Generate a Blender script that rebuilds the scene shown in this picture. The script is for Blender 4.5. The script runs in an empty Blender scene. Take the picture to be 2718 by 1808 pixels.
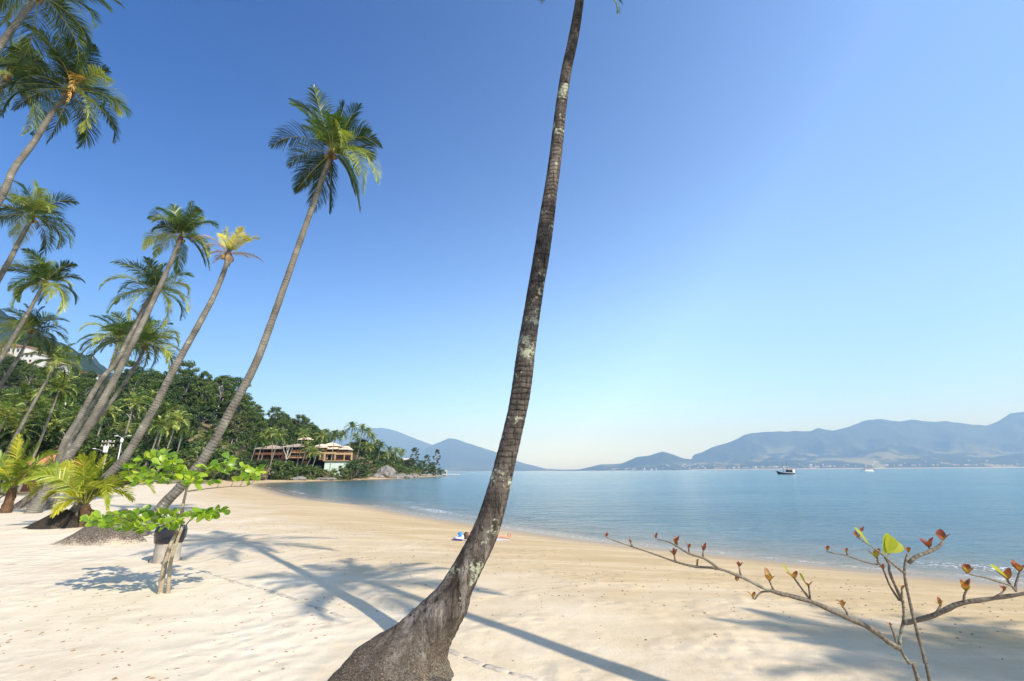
import bpy, math, random
import numpy as np
from mathutils import Matrix, Vector

sc = bpy.context.scene
COL = sc.collection
# ------------------------------------------------------------------ camera
FPX = 1246.0                      # focal length in photo pixels (2718 wide)
PITCH, ROLL, CZ = math.radians(15.56), math.radians(0.44), 2.1
_F = np.array([0, math.cos(PITCH), math.sin(PITCH)])
_R0 = np.array([1.0, 0, 0]); _U0 = np.cross(_R0, _F)
_R = _R0*math.cos(ROLL) - _U0*math.sin(ROLL)
_U = _U0*math.cos(ROLL) + _R0*math.sin(ROLL)
EYE = np.array([0, 0, CZ])
cam_data = bpy.data.cameras.new('camera')
cam_data.sensor_width = 36.0
cam_data.lens = FPX/2718*36.0
cam_data.clip_start, cam_data.clip_end = 0.05, 60000
cam = bpy.data.objects.new('camera', cam_data); COL.objects.link(cam)
cam.matrix_world = Matrix(((_R[0], _U[0], -_F[0], 0), (_R[1], _U[1], -_F[1], 0), (_R[2], _U[2], -_F[2], CZ), (0, 0, 0, 1)))
sc.camera = cam
# ------------------------------------------------------------------ sky, sun, exposure
SUN = np.array([0.87, -0.82, 1.0]); SUN /= np.linalg.norm(SUN)
SUN_EL = math.asin(SUN[2]); SUN_ROT = math.atan2(SUN[0], SUN[1])
world = bpy.data.worlds.new('World'); sc.world = world; world.use_nodes = True
wt = world.node_tree; wn = wt.nodes; wn.clear()
w_out = wn.new('ShaderNodeOutputWorld'); w_bg = wn.new('ShaderNodeBackground')
w_sky = wn.new('ShaderNodeTexSky'); w_sky.sky_type = 'NISHITA'; w_sky.sun_disc = False
w_sky.sun_elevation = SUN_EL; w_sky.sun_rotation = SUN_ROT
w_sky.altitude = 0; w_sky.air_density = 1.0; w_sky.dust_density = 0.6; w_sky.ozone_density = 2.0
w_bg.inputs['Strength'].default_value = 0.13
# clearer, deeper blue high up and away from the sun, as through a polarising filter
w_tc = wn.new('ShaderNodeTexCoord'); w_dot = wn.new('ShaderNodeVectorMath'); w_dot.operation = 'DOT_PRODUCT'
w_dot.inputs[1].default_value = (-0.62, 0.35, 0.70); wt.links.new(w_tc.outputs['Generated'], w_dot.inputs[0])
w_rmp = wn.new('ShaderNodeValToRGB'); wt.links.new(w_dot.outputs['Value'], w_rmp.inputs[0])
w_rmp.color_ramp.elements.new(0.5)
for _e, (_p, _c) in zip(w_rmp.color_ramp.elements, ((0.0, (1.60, 1.62, 1.62, 1)), (0.30, (1.88, 1.84, 1.86, 1)), (1.0, (0.11, 0.39, 0.80, 1)))): _e.position = _p; _e.color = _c
w_mul = wn.new('ShaderNodeMix'); w_mul.data_type = 'RGBA'; w_mul.blend_type = 'MULTIPLY'; w_mul.inputs[0].default_value = 1.0
wt.links.new(w_sky.outputs[0], w_mul.inputs[6]); wt.links.new(w_rmp.outputs[0], w_mul.inputs[7])
w_sep = wn.new('ShaderNodeSeparateXYZ'); wt.links.new(w_tc.outputs['Generated'], w_sep.inputs[0])
w_hz = wn.new('ShaderNodeValToRGB'); wt.links.new(w_sep.outputs[2], w_hz.inputs[0])
for _e, (_p, _c) in zip(w_hz.color_ramp.elements, ((0.0, (0.55, 0.73, 1.10, 1)), (0.30, (0.86, 0.97, 1.10, 1)))): _e.position = _p; _e.color = _c
w_mul2 = wn.new('ShaderNodeMix'); w_mul2.data_type = 'RGBA'; w_mul2.blend_type = 'MULTIPLY'; w_mul2.inputs[0].default_value = 1.0
wt.links.new(w_mul.outputs[2], w_mul2.inputs[6]); wt.links.new(w_hz.outputs[0], w_mul2.inputs[7])
wt.links.new(w_mul2.outputs[2], w_bg.inputs['Color']); wt.links.new(w_bg.outputs[0], w_out.inputs['Surface'])
sun_data = bpy.data.lights.new('sun', 'SUN'); sun_data.energy = 4.8; sun_data.angle = math.radians(0.53); sun_data.color = (1.0, 0.975, 0.95)
sun = bpy.data.objects.new('sun', sun_data); COL.objects.link(sun)
sun.rotation_euler = Vector(SUN).to_track_quat('Z', 'Y').to_euler()
sun.location = (20, -20, 40)
sc.view_settings.view_transform = 'Standard'; sc.view_settings.look = 'None'
sc.view_settings.exposure = 0.44; sc.view_settings.gamma = 1.0; sc.view_settings.use_curve_mapping = False
sc.cycles.use_denoising = True
try: sc.cycles.denoiser = 'OPENIMAGEDENOISE'
except Exception: pass
sc.cycles.max_bounces = 6; sc.cycles.transparent_max_bounces = 8; sc.cycles.volume_bounces = 0
sc.cycles.caustics_reflective = False; sc.cycles.caustics_refractive = False
sc.cycles.sample_clamp_indirect = 6

# ------------------------------------------------------------------ helpers
def ray(x, y): return _F + _R*((x-1359)/FPX) + _U*((904-y)/FPX)
def at(x, y, Y):                 # point seen at photo pixel (x, y), Y metres out to sea
    d = ray(x, y); return EYE + d*(Y/d[1])
def gp(x, y, z=0.0):             # point of the level z seen at a pixel
    d = ray(x, y); return EYE + d*((z-CZ)/d[2])
def pxof(p):
    v = np.asarray(p) - EYE; z = v @ _F
    return 1359+FPX*(v @ _R)/z, 904-FPX*(v @ _U)/z
def zc(p): return (np.asarray(p)-EYE) @ _F
def nrm(a):
    a = np.asarray(a, float); return a/np.maximum(np.linalg.norm(a, axis=-1, keepdims=True), 1e-9)
Z = np.array([0, 0, 1.0])

class MB:
    """collects vertices and faces and links them as ONE mesh object"""
    def __init__(s): s.v = []; s.f = []; s.t = []; s.al = []; s.mi = []; s.n = 0; s.sm = []
    def add(s, v, f, tint=0.5, al=0.0, mi=0, smooth=True):
        v = np.asarray(v, float).reshape(-1, 3); k = len(v)
        s.v.append(v); s.t.append(np.broadcast_to(np.asarray(tint, float), (k,))); s.al.append(np.broadcast_to(np.asarray(al, float), (k,)))
        s.f.extend([tuple(int(i)+s.n for i in q) for q in f]); s.mi.extend([mi]*len(f)); s.sm.extend([smooth]*len(f)); s.n += k
        return s
    def box(s, lo, hi, **k):
        (a, b, c), (d, e, g) = lo, hi
        v = [(a,b,c),(d,b,c),(d,e,c),(a,e,c),(a,b,g),(d,b,g),(d,e,g),(a,e,g)]
        k.setdefault('smooth', False)
        return s.add(v, [(3,2,1,0),(4,5,6,7),(0,1,5,4),(1,2,6,5),(2,3,7,6),(3,0,4,7)], **k)
    def tube(s, P, r, n=8, tint=0.5, cap=True, mi=0, al0=0.0, lump=0.0, rng=None):
        P = np.asarray(P, float); k = len(P); r = np.broadcast_to(np.asarray(r, float), (k,))
        T = nrm(np.gradient(P, axis=0)); L = np.concatenate([[0], np.cumsum(np.linalg.norm(np.diff(P, axis=0), axis=1))])
        a = np.cross(T[0], [0, 1, 0.1]); a = a/np.linalg.norm(a); V = []
        th = np.linspace(0, 2*math.pi, n, endpoint=False)
        for i in range(k):
            a = a - T[i]*(a @ T[i]); a = a/np.linalg.norm(a); b = np.cross(T[i], a)
            rr = r[i]*(1 + (lump*rng.uniform(-1, 1, n) if lump else 0))
            V.append(P[i] + (np.cos(th)*rr)[:, None]*a + (np.sin(th)*rr)[:, None]*b)
        f = [(i*n+j, i*n+(j+1) % n, (i+1)*n+(j+1) % n, (i+1)*n+j) for i in range(k-1) for j in range(n)]
        if cap: f += [tuple(range(n-1, -1, -1)), tuple((k-1)*n+j for j in range(n))]
        return s.add(np.concatenate(V), f, tint=tint, al=np.repeat(L+al0, n), mi=mi)
    def mesh(s, name, mats):
        me = bpy.data.meshes.new(name); v = np.concatenate(s.v)
        me.from_pydata(v.tolist(), [], s.f)
        for nm, arr in (('tint', s.t), ('al', s.al)):
            at_ = me.attributes.new(nm, 'FLOAT', 'POINT'); at_.data.foreach_set('value', np.concatenate(arr).astype(np.float32))
        for m in (mats if isinstance(mats, (list, tuple)) else [mats]): me.materials.append(m)
        me.polygons.foreach_set('material_index', s.mi); me.polygons.foreach_set('use_smooth', s.sm)
        me.update(); return me
    def build(s, name, mats, parent=None, origin=None):
        o0 = np.array(parent['_o']) if parent is not None and '_o' in parent else (np.zeros(3) if origin is None else np.asarray(origin, float))
        for i in range(len(s.v)): s.v[i] = s.v[i] - o0
        o = bpy.data.objects.new(name, s.mesh(name, mats)); COL.objects.link(o)
        if parent is not None: o.parent = parent
        else: o.location = o0
        if parent is not None and '_o' in parent: o['_o'] = [float(x) for x in o0]
        return o

def tag(o, label=None, cat=None, group=None, kind=None):
    if label: o['label'] = label
    if cat: o['category'] = cat
    if group: o['group'] = group
    if kind: o['kind'] = kind
    return o
def thing(name, label, cat, loc, group=None):
    o = bpy.data.objects.new(name, None); COL.objects.link(o); o.location = tuple(float(x) for x in loc); o['_o'] = [float(x) for x in loc]
    o.empty_display_size = 0.3
    return tag(o, label, cat, group)
def put(name, me, parent, loc=(0, 0, 0), rot=(0, 0, 0), scale=(1, 1, 1)):
    o = bpy.data.objects.new(name, me); COL.objects.link(o); o.parent = parent; o.location = loc; o.rotation_euler = rot; o.scale = scale
    return o
def spline(P, step):
    """Catmull-Rom through the points, resampled about every step metres; extra columns ride along"""
    P = np.asarray(P, float); Q = np.vstack([2*P[0]-P[1], P, 2*P[-1]-P[-2]]); out = []
    for i in range(1, len(Q)-2):
        n = max(2, int(np.linalg.norm(Q[i+1][:3]-Q[i][:3])/step)); t = np.linspace(0, 1, n, endpoint=False)[:, None]
        a, b, c, d = Q[i-1], Q[i], Q[i+1], Q[i+2]
        out.append(0.5*((2*b)+(-a+c)*t+(2*a-5*b+4*c-d)*t**2+(-a+3*b-3*c+d)*t**3))
    out.append(P[-1:]); return np.vstack(out)

# value noise for shapes
def _hash(ix, iy, s): 
    h = (ix*374761393 + iy*668265263 + s*982451653) & 0x7fffffff
    h = ((h ^ (h >> 13))*1274126177) & 0x7fffffff
    return ((h ^ (h >> 16)) & 0xffff)/65535.0
def vnoise(x, y, s=0):
    x = np.asarray(x, float); y = np.asarray(y, float); ix = np.floor(x).astype(np.int64); iy = np.floor(y).astype(np.int64)
    fx = x-ix; fy = y-iy; fx = fx*fx*(3-2*fx); fy = fy*fy*(3-2*fy)
    return (_hash(ix, iy, s)*(1-fx)+_hash(ix+1, iy, s)*fx)*(1-fy)+(_hash(ix, iy+1, s)*(1-fx)+_hash(ix+1, iy+1, s)*fx)*fy
def fbm(x, y, s=0, o=4):
    v = 0; a = 0.5; t = 0
    for i in range(o): v = v+a*vnoise(x*2**i, y*2**i, s+i*17); t += a; a *= .5
    return v/t
def sstep(t): t = np.clip(t, 0, 1); return t*t*(3-2*t)

# ------------------------------------------------------------------ materials
def node_mat(name):
    m = bpy.data.materials.new(name); m.use_nodes = True; nt = m.node_tree; n = nt.nodes
    b = n['Principled BSDF']; return m, nt, n, b
def N(nt, typ, ins=None, **props):
    nd = nt.nodes.new(typ)
    for k, v in props.items(): setattr(nd, k, v)
    for k, v in (ins or {}).items():
        if hasattr(v, 'is_output') or isinstance(v, bpy.types.NodeSocket): nt.links.new(v, nd.inputs[k])
        else: nd.inputs[k].default_value = v
    return nd
def ramp(nt, fac, stops):
    r = nt.nodes.new('ShaderNodeValToRGB'); nt.links.new(fac, r.inputs[0]); e = r.color_ramp.elements
    while len(e) < len(stops): e.new(0.5)
    for el, (p, c) in zip(e, stops): el.position = p; el.color = (c[0], c[1], c[2], 1) if not np.isscalar(c) else (c, c, c, 1)
    return r.outputs[0]
def noise(nt, scale, detail=4, rough=0.55, vec=None, dist=0.0):
    nd = nt.nodes.new('ShaderNodeTexNoise'); nd.inputs['Scale'].default_value = scale; nd.inputs['Detail'].default_value = detail
    nd.inputs['Roughness'].default_value = rough; nd.inputs['Distortion'].default_value = dist
    if vec is not None: nt.links.new(vec, nd.inputs['Vector'])
    return nd.outputs[0]
def mixc(nt, fac, a, b, mode='MIX'):
    m = nt.nodes.new('ShaderNodeMix'); m.data_type = 'RGBA'; m.blend_type = mode
    for s, v in ((m.inputs[0], fac), (m.inputs[6], a), (m.inputs[7], b)):
        if isinstance(v, bpy.types.NodeSocket): nt.links.new(v, s)
        else: s.default_value = v if np.isscalar(v) else (v[0], v[1], v[2], 1)
    return m.outputs[2]
def mth(nt, op, a, b=None, c=None, clamp=False):
    m = nt.nodes.new('ShaderNodeMath'); m.operation = op; m.use_clamp = clamp
    for i, v in enumerate((a, b, c)):
        if v is None: continue
        if isinstance(v, bpy.types.NodeSocket): nt.links.new(v, m.inputs[i])
        else: m.inputs[i].default_value = v
    return m.outputs[0]
def attr(nt, name): a = nt.nodes.new('ShaderNodeAttribute'); a.attribute_name = name; return a.outputs['Fac']
def objc(nt): return nt.nodes.new('ShaderNodeTexCoord').outputs['Object']
def bump(nt, b, h, strength, dist, normal=None):
    bp = nt.nodes.new('ShaderNodeBump'); bp.inputs['Strength'].default_value = strength; bp.inputs['Distance'].default_value = dist
    nt.links.new(h, bp.inputs['Height'])
    if normal is not None: nt.links.new(normal, bp.inputs['Normal'])
    if b is not None: nt.links.new(bp.outputs[0], b.inputs['Normal'])
    return bp.outputs[0]
def setc(nt, b, sock): nt.links.new(sock, b.inputs['Base Color'])

def plain(name, col, rough=0.7, var=0.25, scale=3.0, metal=0.0, bmp=0.0, spec=0.3):
    m, nt, n, b = node_mat(name); nz = noise(nt, scale, 5, 0.6, objc(nt))
    c = np.array(col)
    setc(nt, b, ramp(nt, nz, [(0.25, c*(1-var)), (0.75, np.minimum(c*(1+var), 1))]))
    b.inputs['Roughness'].default_value = rough; b.inputs['Metallic'].default_value = metal; b.inputs['Specular IOR Level'].default_value = spec
    if bmp: bump(nt, b, nz, 0.6, bmp)
    return m
def leafmat(name, lo, mid, hi, rough=0.38, trans=0.3, spec=0.5, tcol=None, tip=None, veins=False):
    """colour runs with each leaf's own 'tint'; light shines partly through"""
    m, nt, n, b = node_mat(name)
    t = attr(nt, 'tint'); c = ramp(nt, t, [(0.0, lo), (0.5, mid), (1.0, hi)])
    if tip is not None:      # young leaves flush red from the tip down; old ones brown at the margin
        c = mixc(nt, mth(nt, 'MULTIPLY', ramp(nt, mth(nt, 'MULTIPLY_ADD', noise(nt, 40, 3, 0.6, objc(nt)), 0.5, attr(nt, 'al')), [(tip[0], 0.0), (tip[1], 1.0)]), tip[3]), c, tip[2])
    if veins:
        c = mixc(nt, mth(nt, 'MULTIPLY', ramp(nt, mth(nt, 'SINE', mth(nt, 'MULTIPLY', attr(nt, 'al'), 50.0)), [(0.80, 0.0), (0.97, 1.0)]), 0.35), c, hi)
    setc(nt, b, c); b.inputs['Roughness'].default_value = rough; b.inputs['Specular IOR Level'].default_value = spec
    tr = n.new('ShaderNodeBsdfTranslucent')
    nt.links.new(mixc(nt, 1.0, c, tcol or (1.5, 1.6, 0.6), 'MULTIPLY'), tr.inputs['Color'])
    mx = n.new('ShaderNodeMixShader'); mx.inputs[0].default_value = trans
    nt.links.new(b.outputs[0], mx.inputs[1]); nt.links.new(tr.outputs[0], mx.inputs[2])
    nt.links.new(mx.outputs[0], n['Material Output'].inputs['Surface'])
    return m
def barkmat(name, c0, c1, lichen, ring=0.075, lich=0.55, bmp=0.012, ringdark=0.55, foot=False):
    m, nt, n, b = node_mat(name); o = objc(nt); al = attr(nt, 'al')
    wob = noise(nt, 6, 3, 0.5, o)
    ph = mth(nt, 'MULTIPLY_ADD', wob, 5.5, mth(nt, 'MULTIPLY', al, 2*math.pi/ring))
    rg = mth(nt, 'POWER', mth(nt, 'MULTIPLY_ADD', mth(nt, 'SINE', ph), 0.5, 0.5), 3.0)      # narrow leaf-scar rings
    big = noise(nt, 1.3, 5, 0.65, o); fine = noise(nt, 26, 6, 0.7, o); lc = mth(nt, 'MULTIPLY_ADD', noise(nt, 17, 5, 0.7, o), 0.42, mth(nt, 'MULTIPLY', noise(nt, 2.6, 4, 0.6, o), 0.58))
    base = ramp(nt, mth(nt, 'MULTIPLY_ADD', fine, 0.5, mth(nt, 'MULTIPLY', big, 0.55)), [(0.36, c0), (0.66, c1)])
    rg = mth(nt, 'MULTIPLY', rg, ramp(nt, noise(nt, 3.1, 4, 0.6, o), [(0.38, 0.15), (0.62, 1.0)]))
    base = mixc(nt, mth(nt, 'MULTIPLY', rg, ringdark), base, np.array(c0)*0.5)
    if foot:      # fibrous sandy root skin over the swollen foot, long grey weathered streaks above it
        sp = N(nt, 'ShaderNodeSeparateXYZ', {0: o}); st = N(nt, 'ShaderNodeMapping', {'Vector': o, 'Scale': (9, 9, 1.1)})
        grey = noise(nt, 1.0, 6, 0.65, st.outputs[0], 0.3)
        hz = mth(nt, 'MULTIPLY_ADD', big, 0.9, sp.outputs[2])
        rg = mth(nt, 'MULTIPLY', rg, ramp(nt, mth(nt, 'DIVIDE', hz, 4.0), [(0.45, 0.0), (0.7, 1.0)]))
        base = mixc(nt, ramp(nt, mth(nt, 'DIVIDE', hz, 4.0), [(0.42, 1.0), (0.62, 0.0)]), base, ramp(nt, grey, [(0.36, (0.05, 0.038, 0.03)), (0.52, (0.15, 0.125, 0.105)), (0.70, (0.31, 0.28, 0.245))]))
        ck = N(nt, 'ShaderNodeMapping', {'Vector': o, 'Scale': (34, 34, 5)}); crack = noise(nt, 1.0, 4, 0.7, ck.outputs[0], 0.8)
        base = mixc(nt, ramp(nt, crack, [(0.40, 0.85), (0.47, 0.0)]), base, (0.022, 0.017, 0.014))
        blot = noise(nt, 5.5, 5, 0.65, o); base = mixc(nt, 1.0, base, ramp(nt, blot, [(0.36, 0.42), (0.60, 1.0)]), 'MULTIPLY')
        fib = ramp(nt, noise(nt, 60, 5, 0.75, o), [(0.38, (0.028, 0.021, 0.016)), (0.54, (0.105, 0.08, 0.057)), (0.72, (0.38, 0.31, 0.225))])
        base = mixc(nt, ramp(nt, mth(nt, 'MULTIPLY_ADD', big, 0.8, sp.outputs[2]), [(0.55, 1.0), (0.95, 0.0)]), base, fib)
    lf = ramp(nt, lc, [(lich, 0.0), (lich+0.05, 0.9)])
    if foot: lf = mth(nt, 'MULTIPLY', lf, ramp(nt, mth(nt, 'DIVIDE', sp.outputs[2], 2.0), [(0.12, 0.12), (0.4, 1.0)]))
    base = mixc(nt, lf, base, mixc(nt, fine, np.array(lichen)*0.6, lichen))
    setc(nt, b, base); b.inputs['Roughness'].default_value = 0.9; b.inputs['Specular IOR Level'].default_value = 0.15
    h = mth(nt, 'SUBTRACT', mth(nt, 'MULTIPLY_ADD', fine, 0.7, mth(nt, 'MULTIPLY', lc, 0.6)), rg)
    bump(nt, b, h, 0.9, bmp)
    return m

M = {}
M['trunk'] = barkmat('palm_bark', (0.062, 0.056, 0.046), (0.265, 0.245, 0.20), (0.44, 0.43, 0.34), 0.12, 0.585, 0.014, 0.7)
M['trunk_big'] = barkmat('palm_bark_dark', (0.040, 0.034, 0.029), (0.185, 0.155, 0.13), (0.46, 0.48, 0.34), 0.075, 0.55, 0.022, 0.35, True)
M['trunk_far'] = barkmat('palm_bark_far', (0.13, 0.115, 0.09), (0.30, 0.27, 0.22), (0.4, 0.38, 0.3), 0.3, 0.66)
M['fibre'] = plain('palm_fibre', (0.13, 0.075, 0.04), 0.9, 0.5, 14, bmp=0.02)
M['root'] = plain('palm_root', (0.16, 0.125, 0.095), 0.95, 0.65, 22, bmp=0.03)
M['frond'] = leafmat('palm_leaf', (0.012, 0.032, 0.007), (0.078, 0.145, 0.018), (0.40, 0.44, 0.11), 0.36, 0.22, 0.5)
M['frond_yellow'] = leafmat('palm_leaf_yellow', (0.30, 0.22, 0.10), (0.52, 0.46, 0.035), (0.62, 0.55, 0.06), 0.45, 0.3)
M['frond_dry'] = leafmat('palm_leaf_dry', (0.20, 0.12, 0.06), (0.42, 0.29, 0.16), (0.5, 0.38, 0.2), 0.6, 0.2)
M['frond_orange'] = leafmat('palm_leaf_orange', (0.45, 0.20, 0.04), (0.62, 0.32, 0.06), (0.7, 0.42, 0.12), 0.45, 0.3)
M['frond_young'] = leafmat('young_palm_leaf', (0.07, 0.13, 0.012), (0.23, 0.29, 0.022), (0.60, 0.52, 0.06), 0.36, 0.35, 0.5)
M['rachis'] = plain('leaf_stalk', (0.30, 0.29, 0.07), 0.5, 0.3, 5)
M['coconut'] = plain('coconut_husk', (0.22, 0.16, 0.05), 0.5, 0.4, 4)
M['almond_leaf'] = leafmat('almond_leaf', (0.09, 0.19, 0.014), (0.22, 0.36, 0.022), (0.44, 0.52, 0.05), 0.36, 0.42, 0.5, (1.3, 1.4, 0.5), (1.18, 1.42, (0.30, 0.20, 0.04), 0.7), True)
M['bud_leaf'] = leafmat('bud_leaf', (0.20, 0.055, 0.03), (0.36, 0.20, 0.035), (0.36, 0.34, 0.03), 0.32, 0.35, 0.5, (1.5, 1.2, 0.6), (0.70, 1.30, (0.28, 0.045, 0.022), 0.8), True)
M['twig'] = barkmat('twig_bark', (0.075, 0.06, 0.045), (0.24, 0.20, 0.15), (0.40, 0.39, 0.30), 0.02, 0.56, 0.002, 0.25)
M['pale_stem'] = barkmat('sapling_bark', (0.22, 0.17, 0.11), (0.42, 0.35, 0.25), (0.55, 0.53, 0.42), 0.05, 0.52, 0.003, 0.2)
TREE = dict(
    dark=leafmat('leaf_dark', (0.020, 0.040, 0.011), (0.045, 0.080, 0.018), (0.105, 0.145, 0.032), 0.5, 0.2, 0.35),
    mid=leafmat('leaf_mid', (0.034, 0.062, 0.013), (0.078, 0.125, 0.022), (0.165, 0.21, 0.042), 0.5, 0.22, 0.35),
    olive=leafmat('leaf_olive', (0.055, 0.060, 0.020), (0.10, 0.115, 0.035), (0.19, 0.19, 0.06), 0.55, 0.2, 0.3),
    dry=leafmat('leaf_dry', (0.16, 0.13, 0.08), (0.27, 0.22, 0.14), (0.34, 0.28, 0.19), 0.7, 0.15, 0.2),
    lime=leafmat('leaf_lime', (0.06, 0.10, 0.015), (0.14, 0.20, 0.025), (0.27, 0.30, 0.05), 0.45, 0.3, 0.4))
M['tree_bark'] = plain('tree_bark', (0.26, 0.23, 0.19), 0.9, 0.4, 2)
M['pale_bark'] = plain('pale_bark', (0.50, 0.47, 0.42), 0.8, 0.25, 2)
def rock_mat():
    m, nt, n, b = node_mat('granite'); o = objc(nt); big = noise(nt, 0.7, 5, 0.65, o)
    mp = N(nt, 'ShaderNodeMapping', {'Vector': o, 'Rotation': (0.1, 0.25, 0), 'Scale': (2.6, 2.6, 0.35)}); gr = noise(nt, 1.0, 5, 0.65, mp.outputs[0], 0.6)
    h = mth(nt, 'MULTIPLY_ADD', gr, 0.7, mth(nt, 'MULTIPLY', big, 0.5))
    setc(nt, b, ramp(nt, h, [(0.46, (0.045, 0.042, 0.038)), (0.58, (0.17, 0.16, 0.145)), (0.74, (0.34, 0.32, 0.29))])); b.inputs['Roughness'].default_value = 0.92; b.inputs['Specular IOR Level'].default_value = 0.2
    bump(nt, b, h, 1.0, 0.5); return m
M['rock'] = rock_mat()
M['wood'] = plain('stained_wood', (0.19, 0.085, 0.042), 0.55, 0.35, 2)
M['wood_dark'] = plain('dark_wood', (0.075, 0.04, 0.024), 0.6, 0.35, 2)
M['wood_light'] = plain('honey_wood', (0.50, 0.33, 0.17), 0.6, 0.2, 1.5)
M['roof_tile'] = plain('pale_roof_tile', (0.66, 0.52, 0.38), 0.85, 0.25, 1.2, bmp=0.05)
M['roof_shaded'] = plain('shaded_roof_tile', (0.36, 0.285, 0.22), 0.9, 0.45, 0.8, bmp=0.06)  # darker tile for the lodge: the palms' shade is put into its colour
M['roof_red'] = plain('red_roof_tile', (0.52, 0.20, 0.11), 0.85, 0.25, 1.5, bmp=0.05)
M['white_wall'] = plain('white_render', (0.56, 0.545, 0.51), 0.85, 0.12, 1)
M['pool_wall'] = plain('pale_green_render', (0.56, 0.68, 0.60), 0.7, 0.1, 0.6)
M['stone_wall'] = plain('grey_masonry', (0.34, 0.32, 0.29), 0.9, 0.3, 1)
M['glass_dark'] = plain('window_glass', (0.025, 0.03, 0.035), 0.12, 0.2, 1, spec=0.6)
M['cloth_white'] = plain('white_cloth', (0.80, 0.79, 0.77), 0.9, 0.05, 6)
M['cloth_blue'] = plain('blue_cloth', (0.05, 0.22, 0.48), 0.8, 0.2, 6)
M['cloth_navy'] = plain('navy_cloth', (0.035, 0.03, 0.14), 0.8, 0.2, 6)
M['skin'] = plain('skin', (0.50, 0.24, 0.155), 0.5, 0.1, 4)
M['hair'] = plain('hair', (0.10, 0.055, 0.028), 0.6, 0.3, 20)
M['concrete'] = plain('weathered_concrete', (0.36, 0.32, 0.265), 0.9, 0.25, 6, bmp=0.01)
M['plastic_bag'] = plain('black_plastic', (0.010, 0.010, 0.018), 0.16, 0.3, 5, spec=0.6)
M['metal'] = plain('galvanised_metal', (0.45, 0.46, 0.47), 0.45, 0.15, 4, metal=0.3)
M['lamp_white'] = plain('lamp_enamel', (0.80, 0.80, 0.80), 0.4, 0.05, 4)
M['wire'] = plain('rusty_wire', (0.12, 0.09, 0.05), 0.8, 0.3, 8)
M['kerb'] = plain('kerb_stone', (0.44, 0.38, 0.30), 0.95, 0.35, 9, bmp=0.02)
M['debris'] = plain('dry_debris', (0.075, 0.055, 0.035), 0.9, 0.5, 9)
M['litter'] = plain('dry_leaf', (0.34, 0.20, 0.10), 0.8, 0.4, 3)
M['hull_dark'] = plain('dark_hull', (0.025, 0.035, 0.05), 0.4, 0.2, 0.6)
M['hull_white'] = plain('white_hull', (0.78, 0.78, 0.76), 0.4, 0.05, 0.6)
M['red_paint'] = plain('red_paint', (0.45, 0.06, 0.045), 0.5, 0.2, 0.6)

# ------------------------------------------------------------------ land and sea shapes
WATERLINE = [(400, -420), (120, -105), (60, -38), (34, -9), (24, 2), (17.6, 9.6), (13.58, 13.81), (11.02, 15.96), (7.4, 19.2), (4, 22.4), (-0.29, 27.7), (-5.46, 34.5),
             (-12.5, 45.5), (-19.6, 53), (-29, 66), (-41, 86), (-56, 110), (-67.5, 131), (-72, 143), (-73, 152), (-70.5, 163), (-66.5, 176), (-60, 195), (-53.5, 216),
             (-51, 245), (-51, 280), (-48.5, 318), (-47.5, 350), (-52, 376), (-73, 398), (-130, 440), (-260, 500), (-700, 620), (-3000, 1000), (-20500, 1600)]
LANDPOLY = np.array(WATERLINE + [(-20500, -20500), (400, -20500)], float)
def sdist(x, y):
    """metres from the water's edge, positive on land"""
    x = np.asarray(x, float); y = np.asarray(y, float); best = np.full(x.shape, 1e18); ins = np.zeros(x.shape, bool); W = LANDPOLY; k = len(W)
    for i in range(k):
        a = W[i]; b = W[(i+1) % k]; e = b-a
        if i < len(WATERLINE)-1:
            t = np.clip(((x-a[0])*e[0]+(y-a[1])*e[1])/(e @ e), 0, 1)
            best = np.minimum(best, (x-a[0]-t*e[0])**2+(y-a[1]-t*e[1])**2)
        c = (a[1] > y) != (b[1] > y)
        with np.errstate(divide='ignore', invalid='ignore'): ins ^= c & (x < (b[0]-a[0])*(y-a[1])/(b[1]-a[1] if b[1] != a[1] else 1e-9)+a[0])
    return np.where(ins, 1, -1)*np.sqrt(best)
SEA = -0.9
_hp = [(-900, 80, 260, 54), (-300, 90, 310, 48), (0, 98, 310, 43), (100, 100, 300, 40), (200, 102, 290, 34), (300, 104, 255, 29), (400, 108, 222, 25), (560, 118, 226, 24),
       (605, 128, 232, 21), (652, 214, 262, 17), (700, 216, 262, 15.5), (780, 218, 262, 14), (835, 220, 262, 12), (870, 196, 236, 5.5), (960, 200, 245, 5), (1000, 246, 285, 5.5), (1100, 290, 325, 5), (1160, 335, 365, 3.5), (1185, 350, 380, 2)]
_ha = np.array([math.atan2(ray(a, 1251)[0], ray(a, 1251)[1]) for a, *_ in _hp]); _hd = np.array([q[1:] for q in _hp], float)
_va = np.array([-2.0, -0.9]+[math.atan2(ray(a, 1251)[0], ray(a, 1251)[1]) for a in (30, 66, 127, 208, 260, 320)]); _vh = np.array([20, 26, 27, 22, 19, 16, 4, 0], float)
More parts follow.
